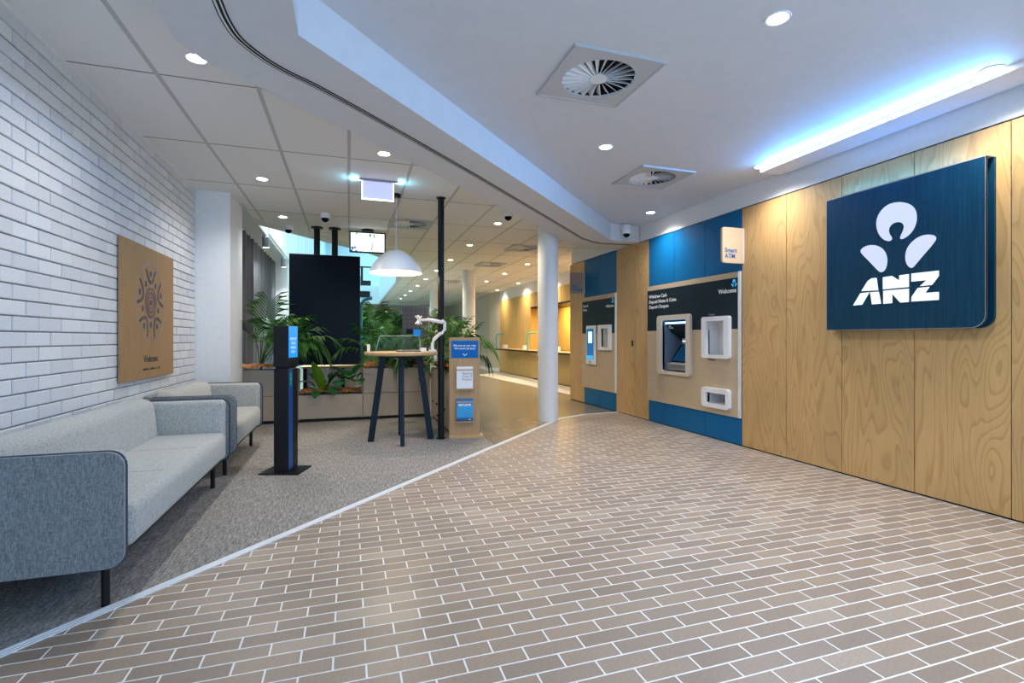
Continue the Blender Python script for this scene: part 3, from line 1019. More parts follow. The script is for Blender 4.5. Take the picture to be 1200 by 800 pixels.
# projecting blade signs
def blade(y, label, body, mat):
    t = thing('blade_sign', label, 'sign', (4.0, y, 2.0), 0, 'small timber blade signs projecting from the machine bays')
    part('board', MB().prism(rrect(3.865, 4.147, 2.028, 2.417, .028, 5, (1, 0, 0, 1)), 'y', y, y + .028), mat, t, world=True)
    part('bracket', MB().box(4.143, 4.15, y - .012, y + .04, 2.03, 2.415), M['alum'], t, world=True)
    text(body, .068, M['print_b'] if True else None, t, (3.895, y - .0015, 2.145), '-y', bold=.0012, space=.95)
    return t
blade(4.455, 'pale timber blade sign reading Smart ATM above the cash machine', 'Smart\nATM', grain('pale_birch_board', (.72, .56, .38), (.62, .46, .29), (50, 1, 1.0)))
blade(8.385, 'shaded blade sign reading Fast Deposit above the deposit machine', 'Fast\nDeposit', grain('birch_board_shaded', (.42, .33, .26), (.36, .28, .215), (50, 1, 1.0)))  # darker copy of the birch colour, with the shade painted in

# the large illuminated sign
sg = thing('illuminated_sign', 'large dark blue square sign box with glowing white emblem and letters', 'sign', (4.12, 2.78, 1.273))
def signpoly(y0, y1, z0, z1, r): return rrect(y0, y1, z0, z1, r, 7, (1, 0, 0, 0))
part('front_board', MB().prism(signpoly(2.192, 3.364, 1.273, 2.424, .085), 'x', 4.05, 4.066), M['bluesign'], sg, world=True)
edge = MB()
pf = signpoly(2.192, 3.364, 1.273, 2.424, .085)
edge.ring(pf, [(y + (2.778 - y) * .004, z + (1.85 - z) * .004) for y, z in pf], 'x', 4.0485, 4.0675)
part('edge_band', edge, plain('pale_edge_band', (.38, .37, .36), .5), sg, world=True)
part('back_board', MB().prism(signpoly(2.187, 3.364, 1.273, 2.424, .085), 'x', 4.130, 4.149), M['bluesign'], sg, world=True)
part('spacer', MB().box(4.066, 4.130, 2.30, 3.362, 1.30, 2.412), M['dark'], sg, world=True)
part('top_cap', MB().box(4.05, 4.149, 2.188, 3.364, 2.424, 2.431), plain('pale_timber_cap', (.45, .36, .26), .5), sg, world=True)
for k, nm in (('head', 'emblem_crown'), ('armL', 'emblem_petal'), ('armR', 'emblem_petal')):
    part(nm, MB().prism(chaikin(LOGO[k], 2), 'x', 4.0455, 4.050), M['em_logo'], sg, world=True)
for k in 'ANZ':
    mb = MB()
    for p in LET[k]: mb.prism(p, 'x', 4.0445, 4.050)
    part('letter', mb, M['em_letter'], sg, world=True)
def lamp(name, typ, energy, col, loc, parent=None, **kw):
    l = bpy.data.lights.new(name, typ)
    l.energy = energy
    l.color = col
    rot = kw.pop('rot', None)
    for k, v in kw.items(): setattr(l, k, v)
    o = link(name, l, parent)
    m = Matrix.Translation(loc)
    if rot is not None: m = m @ rot.to_4x4()
    o.matrix_local = (world_mtx(parent).inverted() @ m) if parent else m
    return o
def aim(d, along=(0, 1, 0)):
    z = -Vector(d).normalized()
    x = Vector(along)
    x = (x - z * x.dot(z)).normalized()
    y = z.cross(x)
    return Matrix((x, y, z)).transposed()
lamp('sign_glow', 'AREA', 1.4, (.04, .30, 1.0), (4.10, 2.8, 2.44), sg, shape='RECTANGLE', size=1.0, size_y=.03, rot=aim((.12, 0, 1)))

# linear cove light along the ceiling edge
cv = thing('linear_light', 'slim white linear light glowing blue along the lobby ceiling edge', 'light', (3.9, 2.9, 2.85))
part('housing', MB().box(3.885, 4.148, Y0, 3.95, 2.848, 2.889), M['paint'], cv, world=True)
part('led_strip', MB().box(3.872, 3.884, 2.0, 3.86, 2.851, 2.868), M['em_led'], cv, world=True)
lamp('cove_glow', 'AREA', 32, (.09, .40, 1.0), (3.868, 2.92, 2.858), cv, shape='RECTANGLE', size=1.8, size_y=.012, rot=aim((-1, 0, .12)))

# ------------------------------------------------------------------ ceiling fittings
DL = {'hall': (1, .82, .58), 'sofa': (1, .95, .88), 'lobby': (1, .965, .93)}
def downlight_proto(warm):
    t = thing('downlight', 'x', 'light', (0, 0, ZC))
    part('trim_ring', MB().lathe([(.052, .004), (.052, -.004), (.062, -.006), (.066, -.001), (.066, .002)], n=24), M['white_pl'], t, True)
    part('lens', MB().cyl((0, 0, -.003), .052, .003, 24), M['em_warm' if warm == 'hall' else 'em_cool'], t)
    lamp('bulb', 'SPOT', SPOT_W * {'hall': 1.4, 'sofa': .85, 'lobby': 1.0}[warm], DL[warm], (0, 0, ZC - .02), t, spot_size=2.5, spot_blend=1.0, shadow_soft_size=.06)
    return t
protos = {k: downlight_proto(k) for k in DL}
used = {}
def downlight(x, y, label, warm, group):
    p = protos[warm]
    if warm not in used:
        o = p; used[warm] = True
    else:
        o = copy_tree(p)
    o.location = (x, y, ZC)
    tag(o, label, None, group)
ORD = ['first', 'second', 'third', 'fourth', 'fifth', 'sixth', 'seventh', 'eighth', 'ninth', 'tenth', 'eleventh', 'twelfth']
for k, (y) in enumerate((3.455, 5.85, 7.58)):
    downlight(-.875, y, '%s downlight from the camera in the tile ceiling row beside the brick wall' % ORD[k], 'sofa', 'downlights over the sofas')
downlight(.304, 4.70, 'lone downlight in the tile ceiling in front of the hanging exit panel', 'sofa', 'downlights over the sofas')
for k, y in enumerate((7.03, 8.82, 10.62, 12.41, 14.28, 16.1, 18.0, 19.7, 21.5)):
    downlight(2.075, y, '%s downlight of the long tile ceiling row receding behind the pendant lamp' % ORD[k], 'hall', 'downlights in the long hall row')
for k, y in enumerate((10.69, 12.43, 14.26)):
    downlight(3.86, y, '%s downlight of the tile ceiling row between column and teller wall' % ORD[k], 'hall', 'downlights in the teller row')
for k, y in enumerate((10.2, 12.3, 14.47, 16.75)):
    downlight(4.92, y, '%s downlight washing the timber teller wall' % ORD[k], 'hall', 'downlights washing the teller wall')
for k, y in enumerate((.2, 2.07, 3.93)):  # the entrance one is unseen, added to light the foreground
    downlight(2.152, y, ('unseen downlight added over the entrance in the middle of the plaster ceiling', 'middle plaster ceiling downlight to the right of the larger swirl vent', 'middle plaster ceiling downlight between the two swirl vents')[k], 'lobby', 'downlights in the plaster ceiling')
for k, y in enumerate((.2, 2.05, 3.905, 5.79)):  # first of the row is out of view, added for foreground light
    downlight(3.845, y, ('unseen downlight added over the entrance close to the plywood wall', 'downlight at the near end of the blue cove light', 'downlight at the far end of the blue cove light', 'downlight above the blue panels of the cash machine')[k], 'lobby', 'downlights in the plaster ceiling')

def vent(x, y, label, h=VH, hub=.055, ro=.235, n=24, sgn=1):
    t = thing('ceiling_vent', label, 'vent', (x, y, ZC), 0, 'square swirl air diffusers')
    NN = 48
    outer = []
    for i in range(NN):
        a = 2 * PI * i / NN
        c_, s_ = math.cos(a), math.sin(a)
        k = h / max(abs(c_), abs(s_))
        outer.append((c_ * k, s_ * k))
    for sx, sy in ((1, 1), (-1, 1), (-1, -1), (1, -1)):
        i = min(range(NN), key=lambda q: (outer[q][0] - sx * h) ** 2 + (outer[q][1] - sy * h) ** 2)
        outer[i] = (sx * h, sy * h)
    inner = [(ro * math.cos(2 * PI * i / NN), ro * math.sin(2 * PI * i / NN)) for i in range(NN)]
    part('face_plate', MB().ring(outer, inner, 'z', -.012, .0), plain('vent_grey', (.50, .51, .53), .5) if 'vent_grey' not in bpy.data.materials else bpy.data.materials['vent_grey'], t)
    part('edge_line', MB().ring([(a * 1.0, b * 1.0) for a, b in outer], [(a * .955, b * .955) for a, b in outer], 'z', -.0165, -.011), bpy.data.materials['vent_grey'], t)
    part('plenum', MB().lathe([(ro, .0), (ro, .11), (.0, .11)], n=24), M['dark'], t)
    part('hub', MB().cyl((0, 0, -.012), hub, .02, 20), M['white_pl'], t)
    mb = MB()
    mb.add([(hub * .8, -.006, -.010), (ro, -.008, -.010), (ro, .022, .022), (hub * .8, .002, .010), (hub * .8, -.0075, -.0085), (ro, -.0095, -.0085), (ro, .0205, .0235), (hub * .8, .0005, .0115)],
           [(0, 1, 2, 3), (4, 5, 6, 7), (0, 1, 5, 4), (1, 2, 6, 5), (2, 3, 7, 6), (3, 0, 4, 7)])
    me = mb.mesh('blade', M['white_pl'])
    for i in range(n):
        link('blade', me, t, Matrix.Rotation(2 * PI * i / n, 4, 'Z'))
    return t
vent(*VENTS_P[0], 'large swirl air vent in the plaster ceiling nearest the camera')
vent(*VENTS_P[1], 'smaller-looking swirl air vent in the plaster ceiling towards the blue panels')
for (x, y), s in zip(VENTS_G, ('swirl air vent in the tile ceiling beside the pendant lamp', 'swirl air vent in the hall ceiling above the far round column', 'most distant swirl air vent in the hall ceiling', 'swirl air vent in the tile ceiling just left of the big column')):
    vent(x, y, s)

def dome(x, y, z, label, side=False):
    t = thing('dome_camera', label, 'camera', (x, y, z), 0, 'dome security cameras')
    part('housing', MB().lathe([(0, 0), (.062, 0), (.066, -.02), (.066, -.055), (.058, -.066), (.05, -.068)], n=24), M['white_pl'], t, True)
    part('lens_dome', MB().lathe([(.05, -.066), (.048, -.085), (.036, -.105), (.018, -.115), (0, -.118)], n=20), M['screen'], t, True)
    return t
dome(-.305, 7.2, ZC, 'white dome camera on the tile ceiling above the black display')
dome(-.86, 8.12, ZC - .004, 'white dome camera on the plaster margin of the atrium opening')
dome(2.02, 6.35, ZC, 'white dome camera tucked behind the soffit near the big column')
t = dome(3.87, 6.44, 2.80, 'white dome camera on the soffit face above the plywood door')
part('bracket', MB().box(-.05, .05, -.02, .12, -.0, .07), M['white_pl'], t)

# exit panel
ex = thing('exit_sign', 'blank edge-lit lavender acrylic panel hanging from the tile ceiling', 'sign', (.295, 5.51, ZC))
part('ceiling_rail', MB().box(.10, .495, 5.485, 5.535, ZC - .02, ZC - .001), M['grey_pl'], ex, world=True)
part('acrylic_panel', MB().box(.135, .452, 5.505, 5.515, ZC - .205, ZC - .02), M['em_panel'], ex, world=True)
eg = MB().box(.128, .135, 5.503, 5.517, ZC - .215, ZC - .02).box(.452, .459, 5.503, 5.517, ZC - .215, ZC - .02).box(.128, .459, 5.503, 5.517, ZC - .216, ZC - .205)
part('glowing_edge', eg, M['em_edge'], ex, world=True)
for sx in (-1, 1):
    lamp('edge_spill', 'AREA', 1.1, (.25, .75, 1.0), (.295 + sx * .19, 5.51, ZC - .03), ex, shape='RECTANGLE', size=.03, size_y=.03, rot=aim((sx, 0, .35)))

# pendant lamp
pd = thing('pendant_lamp', 'white dome pendant lamp hanging over the round bar table', 'lamp', (.524, 5.98, 1.966))
part('canopy', MB().cyl((.524, 5.98, ZC - .035), .055, .034, 24), M['black'], pd, True, world=True)
part('cord', MB().tube([(.524, 5.98, 2.24), (.524, 5.98, ZC - .03)], .0045, 8), plain('pale_cord', (.6, .65, .72), .5), pd, True, world=True)
prof = [(.0, .275), (.03, .272), (.08, .258), (.14, .222), (.20, .172), (.25, .115), (.285, .055), (.303, .0)]
part('shade', MB().lathe(prof, (.524, 5.98, 1.966), 48), M['shade_w'], pd, True, world=True)
part('shade_lining', MB().lathe([(max(0, r - .004), z - .004) for r, z in prof[:-1]] + [(.299, .0), (.303, .0)], (.524, 5.98, 1.966), 48), M['shade_i'], pd, True, world=True)
part('bulb', MB().lathe([(0, .06), (.03, .07), (.05, .10), (.04, .14), (.02, .18), (.02, .26)], (.524, 5.98, 1.966), 16), M['bulb'], pd, True, world=True)
lamp('bulb_light', 'POINT', 16, (1, .80, .52), (.524, 5.98, 2.02), pd, shadow_soft_size=.05)

# ceiling monitor
tv = thing('monitor', 'small ceiling-hung monitor showing a washed-out white security view', 'monitor', (.277, 8.06, ZC))
part('mount', MB().cyl((.277, 8.08, ZC - .03), .09, .029, 24), M['black'], tv, True, world=True)
part('casing', MB().rbox(.005, .545, 8.05, 8.085, 2.525, 2.85, .006, 2), M['black'], tv, world=True)
s_ = part('display', MB().box(.025, .525, 8.047, 8.051, 2.546, 2.829), M['em_tv'], tv, world=True)
mb = MB()
for (a, b, c, d) in ((.10, .125, 2.80, 2.825), (.295, .33, 2.775, 2.82), (.365, .385, 2.76, 2.82), (.335, .348, 2.59, 2.69), (.325, .345, 2.575, 2.60)):
    mb.box(a, b, 8.0455, 8.0475, c, d)
part('picture_detail', mb, plain('grey_picture', (.1, .2, .2), .5, emit=(.18, .3, .3), estr=.6), s_, world=True)
mb = MB()
for (a, b, c, d) in ((.03, .07, 2.58, 2.61), (.04, .06, 2.56, 2.60), (.075, .10, 2.585, 2.62), (.02, .05, 2.545, 2.565), (.09, .12, 2.545, 2.56)):
    mb.box(a, b, 8.0455, 8.0475, c, d)
part('picture_detail', mb, plain('blue_picture', (.02, .1, .3), .5, emit=(.02, .12, .35), estr=.6), s_, world=True)

# big black display on two ceiling poles
ds = thing('display_screen', 'large black portrait display hung from two black ceiling poles', 'display', (-.335, 8.08, .80))
part('casing', MB().rbox(-.845, .165, 8.05, 8.13, .80, 2.465, .012, 2), M['charcoal'], ds, world=True)
part('glass', MB().box(-.832, .152, 8.044, 8.051, .813, 2.452), M['screen'], ds, world=True)
for x in (-.462, -.207):
    p_ = part('pole', MB().cyl((x, 8.12, 2.46), .045, ZC - 2.46, 20), M['black'], ds, True, world=True)
    part('ceiling_plate', MB().cyl((x, 8.12, ZC - .022), .088, .021, 24), M['black'], p_, True, world=True)

# round columns
def column(x, y, r, label):
    tag(struct('pillar', MB().cyl((x, y, 0), r, ZC + .01, 40), M['paint'], label, True), None)
column(2.775, 6.80, .149, 'white round column at the corner of the paved lobby')
column(2.85, 12.2, .16, 'white round column in the middle of the rear hall')
column(2.85, 17.5, .16, 'white round column at the far end of the rear hall')

# black ceiling-height pole
bp = thing('post', 'slim black floor-to-ceiling post beside the brochure stand', 'post', (1.05, 5.965, 0))
part('shaft', MB().cyl((1.05, 5.965, .008), .0375, ZC - .016, 24), M['black'], bp, True, world=True)
part('floor_plate', MB().cyl((1.05, 5.965, 0), .058, .009, 24), M['black'], bp, True, world=True)
part('ceiling_plate', MB().cyl((1.05, 5.965, ZC - .009), .058, .008, 24), M['black'], bp, True, world=True)

# ------------------------------------------------------------------ sofas
def sofa(name, label, y0, y1, cushions):
    t = thing(name, label, 'sofa', (-1.28, (y0 + y1) / 2, 0), 0, 'two upholstered sofas along the brick wall')
    xb, xf = -1.605, -.935
    ol = rrect(xb, xf, .20, .706, .065, 6)
    for (a, b, s) in ((y0, y0 + .024, 1), (y1 - .024, y1, -1)):
        sh = part('arm_shell', MB().prism(ol, 'y', a, b), M['fabb'], t, True, world=True, label='slate blue outer arm')
        yy = b if s > 0 else a
        part('piping', MB().tube([(x, yy, z) for x, z in ol], .006, 6, True), M['pipe'], sh, True, world=True)
        yo = a if s > 0 else b
    ia, ib = y0 + .024, y1 - .024
    ipad = rrect(xb + .02, xf - .006, .225, .702, .06, 6)
    part('arm_pad', MB().rbox(xb + .02, xf - .022, ia - .005, ia + .085, .215, .704, .035, 4), M['fab'], t, True, world=True)
    part('arm_pad', MB().rbox(xb + .02, xf - .022, ib - .085, ib + .005, .215, .704, .035, 4), M['fab'], t, True, world=True)
    part('back_shell', MB().rbox(xb - .02, xb + .03, y0 + .01, y1 - .01, .21, .72, .015, 2), M['fabb'], t, True, world=True)
    bk = MB()
    bk.rbox(xb + .01, xb + .215, ia + .085, ib - .085, .34, .742, .075, 5)
    # lean the back cushion towards the wall at the top
    bk.v = [(x - (z - .4) * .10 if x > xb + .08 else x, y, z) for x, y, z in bk.v]
    part('back_cushion', bk, M['fab'], t, True, world=True)
    L = ib - ia - .17
    seg = L / cushions
    seat = MB().rbox(xb + .10, xf - .002, ia + .083, ib - .083, .235, .452, .055, 5)
    part('seat_cushion', seat, M['fab'], t, True, world=True)
    for k in range(1, cushions):
        yk = ia + .085 + seg * k
        part('seam', MB().tube([(xb + .20, yk, .4525), (xf - .07, yk, .4525), (xf - .02, yk, .430), (xf - .004, yk, .385)], .0014, 5), M['fab'], t, True, world=True)
    part('base_frame', MB().box(xb + .06, xf - .05, y0 + .03, y1 - .03, .205, .24), M['charcoal'], t, world=True)
    for yy in (y0 + .10, y1 - .10):
        for xx in (xf - .105, xb + .09):
            part('leg', MB().cyl((xx, yy, 0), .0165, .215, 14), M['black'], t, True, world=True)
    return t
sofa('sofa', 'long pale grey sofa with slate blue end nearest the camera', 2.60, 4.655, 3)
sofa('sofa', 'shorter pale grey sofa between the long sofa and the white pier', 4.86, 6.30, 2)

# welcome board on bricks
wb = thing('wall_sign', 'oak board with dotted circular pattern and the word Welcome on the brick wall', 'sign', (XL + .02, 5.07, .86))
part('board', MB().rbox(-1.652, -1.630, 4.487, 5.66, .862, 1.977, .002, 1), M['oak_v'], wb, world=True)
part('batten', MB().box(XL, -1.652, 4.6, 5.55, 1.0, 1.85), M['charcoal'], wb, world=True)
XP = -1.6295
def disc(mb, y, z, ry, rz, n=14):
    mb.prism([(y + ry * math.cos(2 * PI * i / n), z + rz * math.sin(2 * PI * i / n)) for i in range(n)], 'x', XP, XP + .0012)
def arc(mb, y, z, r, a0, a1, wd, n=24):
    pts = [(y + r * math.cos(a0 + (a1 - a0) * i / n), z + r * math.sin(a0 + (a1 - a0) * i / n)) for i in range(n + 1)]
    stroke(mb, pts, wd)
def stroke(mb, pts, wd):
    P = [Vector(p) for p in pts]
    L, R = [], []
    for i, p in enumerate(P):
        d = (P[min(i + 1, len(P) - 1)] - P[max(i - 1, 0)]).normalized()
        n_ = Vector((-d.y, d.x)) * wd / 2
        L.append(p + n_); R.append(p - n_)
    for i in range(len(P) - 1):
        q = [L[i], L[i + 1], R[i + 1], R[i]]
        mb.add([(XP + .001, v.x, v.y) for v in q], [(0, 1, 2, 3)])
navy, mar_, gry = MB(), MB(), MB()
YM, ZM = 5.075, 1.508
def mpt(px, py):   # pattern coordinates: crop of the board, 320 x 800 units
    return (YM + (px - 176) * .00205 * 1.0, ZM + (440 - py) * .00096)
c0 = (YM, ZM)
disc(navy, *c0, .024, .024)
for r, wdt, mm in ((.048, .012, mar_), (.072, .006, navy), (.088, .014, mar_), (.117, .014, mar_), (.130, .005, navy)):
    arc(mm, *c0, r, 0, 2 * PI, wdt, 36)
for i in range(40):
    a = 2 * PI * i / 40
    disc(gry, YM + .326 * math.cos(a), ZM + .345 * math.sin(a), .006, .006, 8)
    disc(gry, YM + .312 * math.cos(a + .08), ZM + .33 * math.sin(a + .08), .004, .004, 6)
arc(gry, *c0, .335, 0, 2 * PI, .006, 48)
for k in range(5):     # five seated figures round the centre
    a = PI / 2 + k * 2 * PI / 5
    ca, sa = math.cos(a), math.sin(a)
    R0 = .215
    def loc(rx, tz): return (YM + ca * (R0 + rx) - sa * tz, ZM + sa * (R0 + rx) + ca * tz)
    u = [loc(-.040 + .095 * (q / 8) ** 2, .098 * q / 8) for q in range(-8, 9)]
    stroke(mar_, u, .022)
    stroke(navy, [loc(-.052 + .10 * (q / 8) ** 2, .104 * q / 8) for q in range(-8, 9)], .007)
    stroke(navy, [loc(-.026 + .088 * (q / 8) ** 2, .088 * q / 8) for q in range(-8, 9)], .006)
    for q in (-1, 1):
        e_ = loc(.058, .100 * q)
        disc(navy, e_[0], e_[1], .012, .012)
    e_ = loc(.035, 0)
    disc(navy, e_[0], e_[1], .021, .026)
    a2 = a + PI / 5
    disc(navy, YM + .185 * math.cos(a2), ZM + .19 * math.sin(a2), .019, .027)
part('printed_pattern', navy, M['print_navy'], wb, world=True)
part('printed_pattern', mar_, M['print_mar'], wb, world=True)
part('printed_pattern', gry, plain('pale_blue_print', (.26, .30, .36), .5), wb, world=True)
text('Welcome', .082, M['print_k'], wb, (XP, 5.08, 1.000), '+x', 'CENTER', bold=.0008)
mb = MB()
y = 4.90
for wd_ in (.10, .045, .11, .045, .05):
    for k in range(int(wd_ / .016)):
        mb.box(XP, XP + .0012, y + .016 * k, y + .016 * k + .011, .932, .946 + (.008 if (k * 7 + int(wd_ * 100)) % 3 == 0 else 0))
    y += wd_ + .012
part('small_print', mb, M['print_k'], wb, world=True)

# ------------------------------------------------------------------ hand sanitiser stand
sz = thing('sanitiser_stand', 'tall black hand sanitiser dispenser on a flat square foot', 'dispenser', (-.545, 4.945, 0), math.radians(-18))
part('foot_plate', MB().rbox(-.175, .175, -.15, .15, 0, .012, .003, 1), M['black'], sz)
part('column', MB().rbox(-.066, .066, -.095, .095, .012, .93, .004, 1), M['charcoal'], sz)
part('dispenser_head', MB().rbox(-.068, .068, -.10, .10, .945, 1.315, .004, 1), M['charcoal'], sz)
part('neck', MB().box(-.055, .055, -.085, .085, .93, .946), M['black'], sz)
part('blue_stripe', MB().box(.0655, .068, -.093, -.010, .03, .925), plain('deep_blue_panel', (.004, .06, .20), .3), sz)
part('side_panel', MB().box(.0655, .0675, -.008, .094, .03, .925), M['black'], sz)
part('display', MB().box(.0675, .0695, -.095, .085, 1.03, 1.31), M['em_blue'], sz)
part('sensor_panel', MB().box(.0675, .0695, -.095, .098, .95, 1.022), M['black'], sz)
o = text('SANITISE\nYOUR\nHANDS\nHERE', .034, M['print_w'], sz, (0.0698, -.005, 1.185), '+x', 'CENTER', bold=.0004, space=1.15, world=False)
mb = MB()
for z_, r_ in ((.875, .018), (.835, .022), (.795, .016)):
    mb.cyl((.0682, -.052, z_), r_, .001, 12, 'x')
part('green_icon', mb, plain('green_print', (.02, .35, .25), .5), sz)

# ------------------------------------------------------------------ brochure stand
bs = thing('brochure_stand', 'oak brochure tower with blue notice and two leaflet pockets', 'stand', (1.33, 5.93, 0), math.radians(-8.5))
part('tower', MB().rbox(-.185, .185, -.02, .075, .03, 1.213, .003, 1), M['oak'], bs)
part('plinth', MB().rbox(-.185, .225, -.06, .10, 0, .034, .003, 1), M['tabletop'], bs)
part('notice_panel', MB().rbox(-.160, .165, -.026, -.019, .965, 1.175, .002, 1), M['bsign'], bs)
text('We are on our way.\nWe won\'t be long.', .034, M['print_w'], bs, (.003, -.0268, 1.105), '-y', 'CENTER', bold=.0006, space=1.05, world=False, name='lettering')
mb = MB()
mb.add([(-.022, -.0275, 1.022), (.003, -.0275, 1.000), (.028, -.0275, 1.022), (.028, -.0275, 1.012), (.003, -.0275, .990), (-.022, -.0275, 1.012)], [(0, 1, 4, 5), (1, 2, 3, 4)])
part('arrow', mb, M['print_w'], bs)
def pocket(z0, z1, label, cover, title):
    pk = part('leaflet_pocket', MB().box(-.105, .105, -.065, -.02, z0 - .012, z0).box(-.105, .105, -.065, -.061, z1 - .045, z1 - .030), M['tabletop'], bs)
    t = thing('leaflet', label, 'leaflet', (0, 0, 0), 0)
    wm = world_mtx(bs)
    t.matrix_basis = wm @ Matrix.Translation((0, -.04, z0))
    part('cover', MB().box(-.098, .098, -.018, .014, .001, z1 - z0), cover, t)
    return t
l1 = pocket(.600, .862, 'white leaflet stack titled Banking Code of Practice in the upper stand pocket', M['paper'], 1)
text('Banking\nCode of\nPractice', .036, M['print_grey'], l1, (.085, -.0192, .170), '-y', 'RIGHT', bold=.0003, world=False, space=1.0)
l2 = pocket(.205, .475, 'blue leaflet stack in the lower stand pocket', M['brochure'], 2)
mb = MB()
for (a, b, z_) in ((-.075, -.01, .20), (0, .075, .20), (-.075, -.025, .185), (-.015, .03, .185), (.04, .075, .185), (.045, .075, .018)):
    mb.box(a, b, -.0195, -.018, z_, z_ + .009)
part('title_lines', mb, M['print_w'], l2)

# ------------------------------------------------------------------ bar table and what stands on it
bt = thing('bar_table', 'round oak-topped bar table on four splayed navy legs', 'table', (.585, 6.0, 0))
part('tabletop', MB().lathe([(0, 1.003), (.40, 1.003), (.418, 1.012), (.422, 1.028), (.418, 1.042), (.41, 1.045), (0, 1.045)], n=64), M['tabletop'], bt, True)
for (fx, fy) in ((-.345, .03), (-.02, -.335), (.02, .33), (.345, -.02)):
    part('leg', MB().bar((fx * .60, fy * .60, 1.003), (fx, fy, 0.0), .045, .05) if abs(fx) < .1 else MB().bar((fx * .60, fy * .60, 1.003), (fx, fy, 0.0), .036, .072), M['navy'], bt)
part('leg_frame', MB().box(-.21, .21, -.02, .02, .975, 1.003).box(-.02, .02, -.2, .2, .975, 1.003), M['navy'], bt)
ZT = 1.045
ar = thing('monitor_stand', 'white jointed monitor arm with empty mount clamped to the bar table', 'monitor arm', (.945, 5.94, ZT))
part('clamp', MB().rbox(.90, .985, 5.90, 5.98, ZT, ZT + .022, .006, 2).rbox(.955, .99, 5.915, 5.965, .95, ZT + .01, .006, 2), M['white_pl'], ar, True, world=True)
part('lower_arm', MB().tube([(.945, 5.94, ZT + .02), (.945, 5.94, ZT + .095), (.965, 5.935, ZT + .15), (1.04, 5.905, ZT + .22)], .020, 12), M['white_pl'], ar, True, world=True)
part('joint', MB().tube([(1.04, 5.905, ZT + .21), (1.085, 5.905, ZT + .26), (1.085, 5.905, ZT + .345), (1.05, 5.905, ZT + .37)], .020, 12), M['white_pl'], ar, True, world=True)
part('upper_arm', MB().tube([(1.06, 5.895, ZT + .345), (.93, 5.895, ZT + .372), (.875, 5.905, ZT + .378)], [.020, .022, .018], 12), M['white_pl'], ar, True, world=True)
part('elbow', MB().tube([(.885, 5.905, ZT + .376), (.84, 5.915, ZT + .372), (.79, 5.92, ZT + .372)], .017, 12), plain('cream_plastic', (.72, .66, .56), .4), ar, True, world=True)
hd = MB().rbox(.765, .795, 5.895, 5.945, ZT + .35, ZT + .395, .006, 2)
for dz in (-1, 1):
    for dy in (-1, 1):
        hd.tube([(.782, 5.92, ZT + .372), (.775 + .012 * dy, 5.92 + .05 * dy, ZT + .372 + .05 * dz)], .009, 8)
        hd.tube([(.775, 5.92, ZT + .372), (.775 + .035 * dy, 5.90, ZT + .372 + .047 * dz)], .009, 8)
part('mount_plate', hd, M['white_pl'], ar, True, world=True)
solo('charger_box', MB().rbox(.20, .235, 6.06, 6.10, ZT, ZT + .085, .005, 2), M['white_pl'], 'small upright white box on the near-left of the bar table', 'box')
wbx = solo('card_terminal', MB().rbox(.79, .862, 5.86, 5.93, ZT, ZT + .045, .006, 2), M['white_pl'], 'low white box beside the monitor arm on the bar table', 'box')
kb = thing('keyboard', 'flat dark keyboard lying on the bar table', 'keyboard', (.65, 5.93, ZT))
part('body', MB().rbox(.52, .80, 5.86, 5.99, ZT, ZT + .016, .004, 1), plain('brown_grey_plastic', (.10, .085, .08), .5), kb, world=True)
for k in range(9):
    part('key', MB().box(.53 + .03 * k, .552 + .03 * k, 5.87, 5.98, ZT + .015, ZT + .021), M['grey_pl'], kb, world=True)
ac = thing('acrylic_screen', 'low clear acrylic guard standing on the bar table', 'screen', (.57, 6.12, ZT))
part('pane', MB().prism([(.30, ZT), (.35, ZT + .185), (.815, ZT + .185), (.83, ZT)], 'y', 6.13, 6.136), M['glass'], ac, world=True)
part('edge_band', MB().tube([(.30, 6.133, ZT + .003), (.345, 6.133, ZT + .175), (.36, 6.133, ZT + .187), (.80, 6.133, ZT + .187), (.815, 6.133, ZT + .175), (.83, 6.133, ZT + .003)], .0035, 6), plain('pale_teal_edge', (.30, .48, .48), .3), ac, True, world=True)

